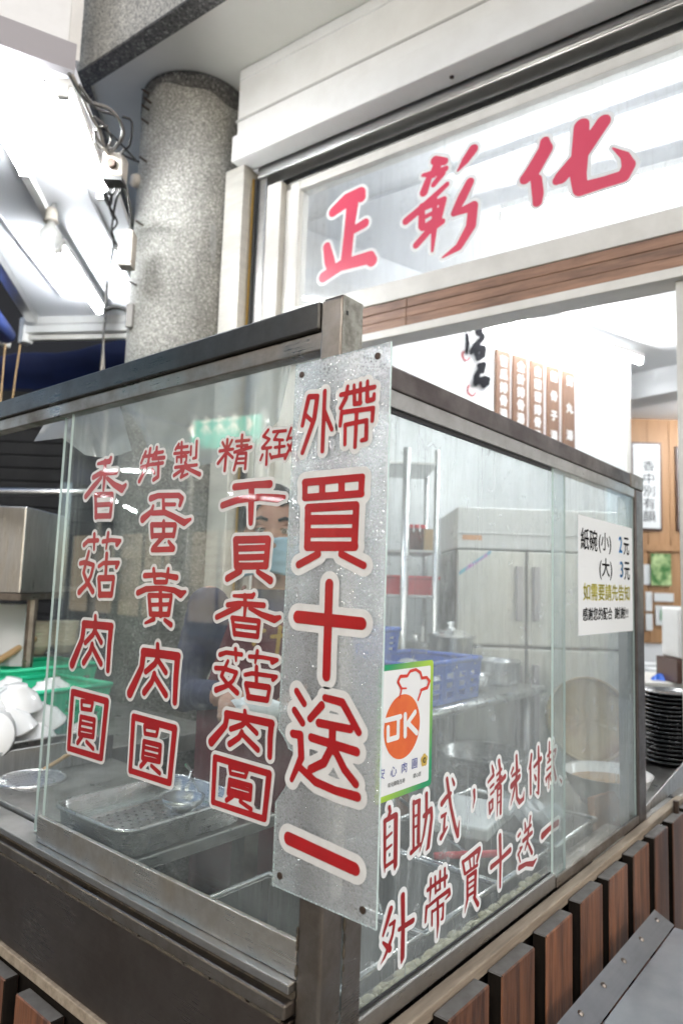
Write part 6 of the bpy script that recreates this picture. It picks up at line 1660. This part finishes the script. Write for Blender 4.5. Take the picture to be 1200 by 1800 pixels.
# stacks of cream bowls on a shelf board
shelf = thing('dish_shelf', 'narrow steel dish shelf behind the green baskets', 'shelf', (1.45, 2.47, 0.885))
mb = MB(); mb.bb((1.20, 2.60, 1.02), (1.60, 2.74, 1.035)); mb.build('board', STEEL_V, shelf)
for x in (1.22, 1.58):
    mb = MB(); mb.bb((x - .01, 2.66, 0.8855), (x + .01, 2.68, 1.0195)); mb.build('leg', STEEL_V, shelf)
k = MB(); k.lathe([(0, 0.001), (0.03, 0.001), (0.032, 0.008), (0.05, 0.03), (0.054, 0.045), (0.05, 0.043), (0.046, 0.03), (0.025, 0.01), (0, 0.009)], (0, 0, 0), 30)
cbm = k.mesh('cream_bowl'); cbm.materials.append(CREAMB); cbm.polygons.foreach_set('use_smooth', [True] * len(cbm.polygons))
for s_, (px_, nm) in enumerate(((64, 'outer'), (112, 'inner'))):
    c = onp(px_, 1150, 1, 2.67)
    for i in range(7):
        o = bpy.data.objects.new('cream_bowl', cbm); COL.objects.link(o); o.location = (c[0], 2.67, 1.036 + i * 0.014)
        tag(o, nth(i, 7) + (' cream bowl, counted upward, in the stack by the wooden ladle handles' if s_ == 0 else ' cream bowl, counted upward, in the stack close to the column'), 'bowl', 'stacked cream bowls ' + nm)
# ladle handles
for i, (a, b, m, lab) in enumerate((((-40, 1185), (62, 1122), WOOD_H, 'wooden ladle handle sticking out beside the cream bowls'), ((-40, 1172), (58, 1138), mat('steel_handle', (0.6, 0.6, 0.6), 0.3, 1.0), 'steel ladle handle under the wooden one'))):
    mb = MB(); mb.tube([onp(*a, 1, 2.45 + 0.04 * i), onp(*b, 1, 2.50 + 0.04 * i)], 0.012, 10); tag(mb.build('ladle', m, None, smooth=True), lab, 'ladle', 'ladles')
# steel cabinet on the left with black dishes
lc = at(-40, 965, 2.3)
cab = thing('steel_cabinet', 'grey steel cabinet on a frame left of the glass panes', 'cabinet', (lc[0], lc[1], 0.886))
rz_ = math.atan2(R[1, 0], R[0, 0])
z1c, z0c = at(20, 890, 2.3)[2], at(20, 1042, 2.3)[2]
mb = MB(); mb.box((lc[0] + 0.1, lc[1] + 0.1, (z0c + z1c) / 2), (0.355, 0.32, z1c - z0c), rz_); mb.build('case', STEEL_V, cab, bevel=0.004)
mb = MB(); mb.box((lc[0] + 0.1, lc[1] + 0.1, z0c - 0.012), (0.37, 0.34, 0.022), rz_); mb.build('bottom_rim', STEEL_D, cab)
for s_ in (-0.15, 0.15):
    mb = MB(); q = np.array([lc[0] + 0.1, lc[1] + 0.1, 0]) + np.array([R[0, 0], R[1, 0], 0]) * s_; mb.tube([(q[0], q[1], 0.886), (q[0], q[1], z0c - 0.023)], 0.018, 8); mb.build('leg', STEEL_D, cab)
cdp = at(72, 1030, 2.75)
mb = MB(); mb.box((cdp[0], cdp[1], cdp[2] - 0.01), (0.24, 0.2, 0.016), rz_)
mb.tube([(cdp[0], cdp[1] + 0.05, 0), (cdp[0], cdp[1] + 0.05, cdp[2] - 0.018)], 0.02, 8)
tag(mb.build('dish_stand', STEEL_D, None), 'small steel stand under the black dishes behind the cabinet', 'stand')
for i in range(9):
    o = bpy.data.objects.new('black_dish', trm); COL.objects.link(o); o.location = (cdp[0], cdp[1], cdp[2] - 0.001 + i * 0.0155); o.scale = (0.85, 0.85, 1)
    tag(o, nth(i, 9) + ' black dish, counted upward, in the short stack behind the steel cabinet', 'dish', 'black dishes behind the cabinet')
# white panel of a bench below the cabinet
mb = MB(); c = at(0, 1090, 2.5); mb.box((c[0], c[1], c[2] - 0.05), (0.2, 0.04, 0.22), rz_); mb.tube([(c[0], c[1], 0.886), (c[0], c[1], c[2] - 0.161)], 0.015, 8)
tag(mb.build('white_board', WALLW, None), 'white board standing below the steel cabinet', 'board')
# crumpled red and white packet
c = np.array([1.06, 1.80, 0.886]); mb = MB()
P = [[c + np.array([0.09 * (i / 8 - .5) * 2 * .5 + 0.008 * math.sin(j * 2 + i), 0.07 * (j / 6 - .5), 0.012 + 0.04 * math.sin(math.pi * i / 8) * math.sin(math.pi * j / 6) + 0.008 * math.sin(i * 2.3 + j * 1.7)]) for i in range(9)] for j in range(7)]
mb.grid(P); tag(mb.build('plastic_packet', mat('red_white_print', (0.75, 0.72, 0.72), 0.3, col2=(0.6, 0.05, 0.08), scale=14, contrast=(0.5, 0.6)), None, solid=0.003), 'crumpled red and white packet on the counter', 'packet')

# hanging plastic bags inside the street glass
def drape(name, lab, top, bot, X, mtl, nx=40, ny=20, amp=0.012, seed=0):
    rs = np.random.RandomState(seed); ph = rs.rand(6) * 6
    def interp(pts, s):
        n = len(pts) - 1; f = min(int(s * n), n - 1); t = s * n - f
        return pts[f][0] * (1 - t) + pts[f + 1][0] * t, pts[f][1] * (1 - t) + pts[f + 1][1] * t
    P = []
    for j in range(ny + 1):
        row = []
        for i in range(nx + 1):
            s = i / nx; t = j / ny
            a, b = interp(top, s), interp(bot, s)
            x, y = a[0] * (1 - t) + b[0] * t, a[1] * (1 - t) + b[1] * t
            w = amp * (0.3 + t) * (math.sin(9 * s + 3 * t + ph[0]) + 0.6 * math.sin(21 * s - 5 * t + ph[1]) + 0.35 * math.sin(38 * s + 9 * t + ph[2]))
            row.append(onp(x, y, 0, X + w))
        P.append(row)
    mb = MB(); mb.grid(P)
    return tag(mb.build(name, mtl, None, smooth=True, recalc=False), lab, 'plastic bag')
drape('plastic_bag', 'large translucent plastic bag sheet draped under the stall top rail', [(196, 690), (300, 655), (420, 630), (515, 612)], [(240, 742), (262, 790), (330, 825), (420, 800), (490, 740), (508, 660)], AX + 0.10, BAG, seed=2)
drape('plastic_bag', 'small white plastic bag hanging by the sliding pane edge', [(92, 722), (140, 708), (205, 690)], [(60, 776), (110, 770), (150, 800), (190, 806), (232, 792)], AX + 0.09, BAG2, seed=4, nx=24, ny=14, amp=0.008)

# right-hand metal cart in front of the slats
ct = thing('metal_cart', 'low grey sheet metal cart top with riveted flange beside the wood slats', 'cart', (1.6, 0.2, 0.0))
CZ = 0.60
GREYM = mat('galvanised_sheet', (0.26, 0.265, 0.28), 0.32, 0.85, col2=(0.2, 0.205, 0.22), scale=5, rough2=0.4)
mb = MB(); mb.bb((1.05, -0.45, CZ - 0.02), (1.775, 0.455, CZ)); mb.build('top', GREYM, ct, bevel=0.002)
mb = MB(); mb.slab([(1.05, 0.456, CZ + 0.001), (1.775, 0.456, CZ + 0.001), (1.775, 0.498, CZ + 0.022), (1.05, 0.498, CZ + 0.022)], 0.003); mb.build('flange', GREYM, ct)
for i in range(6):
    c = np.array([1.16 + i * 0.116, 0.482, CZ + 0.017]); mb = MB(); mb.lathe([(0.006, 0), (0.005, 0.003), (0, 0.005)], c, 12, axis=(0, -0.45, 0.9)); mb.build('rivet', STEEL_D, ct, smooth=True)
for x in (1.1, 1.74):
    for y in (-0.4, 0.4):
        mb = MB(); mb.tube([(x, y, 0), (x, y, CZ - 0.021)], 0.016, 8); mb.build('leg', STEEL, ct)
mb = MB(); c = onp(1177, 1405, 1, 0.56); mb.tube([(c[0], 0.545, 0.742), (c[0], 0.545, 0.775)], 0.008, 8); mb.build('bolt', NAILM, st)
# steel sheet leaning at the end of the slats
sp_ = [onp(1200, 1335, 1, 0.50), onp(1128, 1432, 1, 0.575)]
mb = MB(); mb.slab([(2.04, 0.594, 0.757), (2.62, 0.594, 0.757), (2.62, 0.594, 0.84), (2.04, 0.594, 0.775)], 0.003)
mb.build('end_flashing', STEEL_V, st)

# things seen through the steamy pane: brown board, big sieve, red tongs, white tray
mb = MB(); q = [onp(1030, 1402, 1, 0.70), onp(1035, 1474, 1, 0.67), onp(1112, 1440, 1, 0.67), onp(1112, 1378, 1, 0.70)]
mb.slab(q, 0.02); tag(mb.build('cutting_board', WOOD_C, None, bevel=0.004), 'brown wooden board leaning behind the steamy pane', 'board')
sv0 = at(1030, 1266, 2.3)
ax_ = R[:, 2] * 0.9 + np.array([0, 0, 0.35])
t = thing('round_sieve', 'large round bamboo sieve leaning behind the steamy pane', 'sieve', sv0 - np.array([0, 0, 0.15]))
SIEV = mat('stained_bamboo', (0.4, 0.32, 0.2), 0.8, col2=(0.3, 0.18, 0.12), scale=7, contrast=(0.45, 0.62))
mb = MB(); mb.lathe([(0, 0), (0.11, 0.004), (0.133, 0.012)], sv0, 40, axis=tuple(ax_)); mb.build('weave', SIEV, t, solid=0.004, smooth=True)
mb = MB(); mb.lathe([(0.131, 0.0), (0.139, 0.0), (0.139, 0.035), (0.131, 0.035), (0.131, 0.0)], sv0, 40, axis=tuple(ax_)); mb.build('hoop', SIEV, t, smooth=True)
mb = MB(); mb.tube([(1.30, 0.80, 0.79), (1.42, 0.70, 0.79)], 0.008, 8); tag(mb.build('red_tongs', RED_P, None, smooth=True), 'red plastic tong handle lying across the pans', 'tongs')
c = np.array([1.50, 0.86, 0.8]); mb = MB(); mb.box((c[0] + 0.05, c[1], 0.80), (0.22, 0.16, 0.03), 0.2); tag(mb.build('white_tray', PORC, None, bevel=0.006), 'shallow white tray resting on the pans near the pane joint', 'tray')
c = np.array([1.62, 0.74, 0.785]); mb = MB()
P = [[c + np.array([0.10 * (i / 10 - .5), 0.16 * (j / 8 - .5), 0.02 + 0.03 * math.sin(i * 1.7 + j) * math.sin(j * 1.3) + 0.02]) for i in range(11)] for j in range(9)]
mb.grid(P); tag(mb.build('crumpled_bag', BAG2, None, smooth=True, solid=0.002), 'crumpled clear bag lying on the pans behind the steamy pane', 'plastic bag')

# ================================================================== PERSON
FWD = -np.array([ray(478, 940)[0], ray(478, 940)[1], 0]); FWD /= np.linalg.norm(FWD)
LAT = np.array([-FWD[1], FWD[0], 0])         # towards the camera's right
if np.dot(LAT, R[:, 0]) < 0: LAT = -LAT
H = at(479, 936, 1.88)
UP = np.array([0, 0, 1.0])
def hp(f, l, u): return H + FWD * f + LAT * l + UP * u
def ellipsoid(mb, c, ax, rad, n=16, mm=10):
    P = []
    for j in range(mm + 1):
        b = math.pi * j / mm
        P.append([c + ax[0] * rad[0] * math.sin(b) * math.cos(a) + ax[1] * rad[1] * math.sin(b) * math.sin(a) + ax[2] * rad[2] * math.cos(b) for a in np.linspace(0, 2 * math.pi, n, endpoint=False)])
    vs = [p for r_ in P for p in r_]; fs = []
    for j in range(mm):
        for i in range(n):
            fs.append((j * n + i, j * n + (i + 1) % n, (j + 1) * n + (i + 1) % n, (j + 1) * n + i))
    mb.add(vs, fs)
AXS = (FWD, LAT, UP)
def capsule(mb, a, b, r0, r1, n=6):
    a, b = np.array(a), np.array(b)
    for i in range(n + 1):
        t = i / n; c = a * (1 - t) + b * t; r = r0 * (1 - t) + r1 * t
        ellipsoid(mb, c, AXS, (r, r, r), 12, 8)
body = MB()
ellipsoid(body, hp(-0.012, 0, 0.025), AXS, (0.092, 0.073, 0.098), 20, 14)      # skull
ellipsoid(body, hp(0.012, 0, -0.045), AXS, (0.074, 0.062, 0.075), 18, 12)      # face
ellipsoid(body, hp(0.022, 0, -0.09), AXS, (0.05, 0.04, 0.035), 14, 10)         # chin
capsule(body, hp(0.078, 0, 0.0), hp(0.097, 0, -0.04), 0.008, 0.014, 4)         # nose
for s_ in (-1, 1):
    ellipsoid(body, hp(-0.01, s_ * 0.074, -0.015), AXS, (0.017, 0.008, 0.03), 10, 8)   # ears
    ellipsoid(body, hp(0.066, s_ * 0.034, 0.024), AXS, (0.014, 0.026, 0.008), 10, 8)   # brow ridge
    ellipsoid(body, hp(0.06, s_ * 0.042, -0.03), AXS, (0.016, 0.02, 0.016), 10, 8)    # cheek
capsule(body, hp(-0.03, 0, -0.08), hp(-0.045, 0, -0.18), 0.05, 0.055, 5)       # neck
ellipsoid(body, hp(-0.05, 0, -0.30), AXS, (0.105, 0.165, 0.14), 20, 14)        # chest
ellipsoid(body, hp(-0.05, 0, -0.50), AXS, (0.10, 0.15, 0.18), 20, 14)
ellipsoid(body, hp(-0.05, 0, -0.68), AXS, (0.11, 0.165, 0.14), 20, 14)         # hips
for s_ in (-1, 1):
    capsule(body, hp(-0.05, s_ * 0.09, -0.72), hp(-0.04, s_ * 0.09, -1.06), 0.085, 0.062)
    capsule(body, hp(-0.04, s_ * 0.09, -1.06), hp(-0.06, s_ * 0.09, -1.40), 0.06, 0.045)
    capsule(body, hp(-0.06, s_ * 0.09, -H[2] + 0.036), hp(0.08, s_ * 0.10, -H[2] + 0.032), 0.034, 0.03)
    capsule(body, hp(-0.05, s_ * 0.165, -0.21), hp(-0.03, s_ * 0.215, -0.44), 0.06, 0.048)   # upper arm
    capsule(body, hp(-0.03, s_ * 0.215, -0.44), hp(0.20, s_ * 0.09, -0.405), 0.046, 0.032)   # forearm
    hd = hp(0.235, s_ * 0.07, -0.405)
    ellipsoid(body, hd, AXS, (0.045, 0.036, 0.017), 12, 8)
    for k_ in range(4):                                                        # fingers
        l0 = s_ * 0.07 + (k_ - 1.5) * 0.019
        ln = (0.058, 0.068, 0.063, 0.05)[k_]
        p0 = H + FWD * 0.265 + LAT * l0 + UP * -0.405
        p1 = p0 + FWD * ln * 0.55 + UP * -0.006
        p2 = p1 + FWD * ln * 0.3 + UP * -0.028
        capsule(body, p0, p1, 0.0088, 0.0082, 4); capsule(body, p1, p2, 0.0082, 0.0072, 4)
    p0 = hp(0.225, s_ * 0.07 - s_ * 0.03, -0.41); capsule(body, p0, p0 + FWD * 0.035 - LAT * s_ * 0.02 + UP * -0.012, 0.011, 0.009, 4)
raw = body.build('body_raw', SKIN, None, origin=(H[0], H[1], 0))
md = raw.modifiers.new('rm', 'REMESH'); md.mode = 'VOXEL'; md.voxel_size = 0.0062
ms = raw.modifiers.new('sm', 'SMOOTH'); ms.iterations = 3; ms.factor = 0.5
dgx = bpy.context.evaluated_depsgraph_get()
bme = bpy.data.meshes.new_from_object(raw.evaluated_get(dgx))
bpy.data.objects.remove(raw)
per = thing('person', 'person in a blue face mask, navy jacket and maroon apron working behind the glass', 'person', (H[0], H[1], 0.0))
bo = bpy.data.objects.new('body', bme); COL.objects.link(bo); bo.parent = per
bme.materials.clear()
for m in (SKIN, NAVY, TROU): bme.materials.append(m)
for p in bme.polygons:
    c = np.array(p.center) + np.array([H[0], H[1], 0]) - H
    f, l, u = np.dot(c, FWD), np.dot(c, LAT), c[2]
    p.use_smooth = True
    p.material_index = 0 if u > -0.155 or f > 0.185 else (1 if u > -0.68 else 2)
# hair
mb = MB(); P = []
NB, NA = 14, 40
for j in range(NB + 1):
    row = []
    for i in range(NA + 1):
        a = 2 * math.pi * i / NA
        front = max(0, math.cos(a))
        lim = math.radians(118 - 58 * front ** 0.6 + (6 * math.sin(7 * a) if front > 0.3 else 0))
        b = lim * j / NB
        wob = 1 + 0.03 * math.sin(9 * a + 4 * b) * math.sin(b)
        d = FWD * 0.099 * math.sin(b) * math.cos(a) * wob + LAT * 0.081 * math.sin(b) * math.sin(a) * wob + UP * 0.112 * math.cos(b)
        row.append(hp(-0.013, 0, 0.022) + d)
    P.append(row)
mb.grid(P); mb.build('hair', HAIR, per, smooth=True, solid=0.006)
# mask
mb = MB(); P = []
for j in range(15):
    t_ = j / 14
    row = []
    for i in range(25):
        s_ = i / 24 * 2 - 1
        a = s_ * math.radians(74)
        zz = -0.022 - 0.088 * t_ + 0.012 * abs(s_) * (1 - 2 * t_) * 1.2
        rr = 0.082 + 0.022 * math.exp(-(s_ * 2.6) ** 2) * (1 - 0.5 * t_) - 0.012 * t_ ** 3 + 0.0018 * math.sin(t_ * math.pi * 7)
        row.append(H + FWD * (rr * math.cos(a) + 0.004) + LAT * (0.074 * math.sin(a)) + UP * zz)
    P.append(row)
mb.grid(P); mb.build('face_mask', MASK, per, smooth=True, solid=0.002)
for s_ in (-1, 1):
    mb = MB(); mb.tube([hp(0.03, s_ * 0.07, -0.03), hp(-0.01, s_ * 0.08, -0.005), hp(-0.025, s_ * 0.078, -0.02)], 0.0015, 6); mb.build('ear_loop', PAPER, per)
    mb = MB(); ellipsoid(mb, hp(0.063, s_ * 0.032, -0.001), AXS, (0.0120, 0.0140, 0.0066), 18, 12); e_ = mb.build('eye', EYEW, per, smooth=True)
    mb = MB(); ellipsoid(mb, hp(0.0725, s_ * 0.031, -0.001), AXS, (0.0035, 0.0058, 0.0058), 14, 10); mb.build('iris', IRIS, e_, smooth=True)
    mb = MB(); mb.tube([hp(0.068, s_ * 0.016, 0.003), hp(0.0755, s_ * 0.026, 0.0085), hp(0.0755, s_ * 0.036, 0.0085), hp(0.066, s_ * 0.049, 0.002)], 0.0036, 8); mb.build('upper_eyelid', SKIN, per, smooth=True)
    mb = MB(); mb.tube([hp(0.0685, s_ * 0.0155, 0.001), hp(0.0772, s_ * 0.026, 0.0052), hp(0.0772, s_ * 0.036, 0.0052), hp(0.067, s_ * 0.05, 0.0)], 0.0012, 6); mb.build('lashes', HAIR, per)
    mb = MB(); mb.tube([hp(0.08, s_ * 0.014, 0.027), hp(0.083, s_ * 0.032, 0.033), hp(0.071, s_ * 0.055, 0.026)], [0.0038, 0.0046, 0.002], 8); mb.build('eyebrow', HAIR, per, smooth=True)
# apron
mb = MB(); P = []
for j in range(19):
    u = -0.235 - 0.72 * j / 18
    hw = 0.10 + 0.075 * min(1, j / 6)
    row = []
    for i in range(17):
        s_ = i / 16 * 2 - 1
        l = s_ * hw
        f = -0.05 + 0.122 * math.sqrt(max(1 - (l / 0.205) ** 2, 0.02)) + 0.004 * math.sin(i * 1.4 + j * 0.3)
        row.append(hp(f, l, u))
    P.append(row)
mb.grid(P); ap = mb.build('apron', MAROON, per, smooth=True, solid=0.003)
PL_AP = Plane(hp(0.078, 0, -H[2] + 0.0), LAT, UP, FWD)
aps = [[(-0.05, 1.215, 0.005), (-0.01, 1.225, 0.005)], [(-0.03, 1.24, 0.005), (-0.035, 1.19, 0.005)], [(0.01, 1.21, 0.005), (0.05, 1.215, 0.005)], [(0.03, 1.235, 0.005), (0.025, 1.17, 0.005)], [(0.0, 1.16, 0.005), (0.05, 1.155, 0.005)]]
character(PL_AP, aps, ap, halo=0, mats=[YEL], h=0.002, d0=0.002, name='yellow_print')
for s_ in (-1, 1):
    mb = MB(); mb.tube([hp(0.055, s_ * 0.09, -0.24), hp(0.02, s_ * 0.08, -0.185), hp(-0.05, s_ * 0.07, -0.15)], 0.006, 6); mb.build('apron_strap', MAROON, per)
mb = MB(); c = hp(0.30, -0.02, -0.42)
P = [[c + LAT * 0.06 * math.sin(b) * math.cos(a) * (1 + 0.3 * math.sin(4 * a)) + FWD * 0.04 * math.sin(b) * math.sin(a) + UP * 0.03 * math.cos(b) for a in np.linspace(0, 2 * math.pi, 19)] for b in np.linspace(0.05, 3.1, 9)]
mb.grid(P); tag(mb.build('white_cloth', PAPER, None, smooth=True), 'crumpled white cloth held in the hands behind the glass', 'cloth')
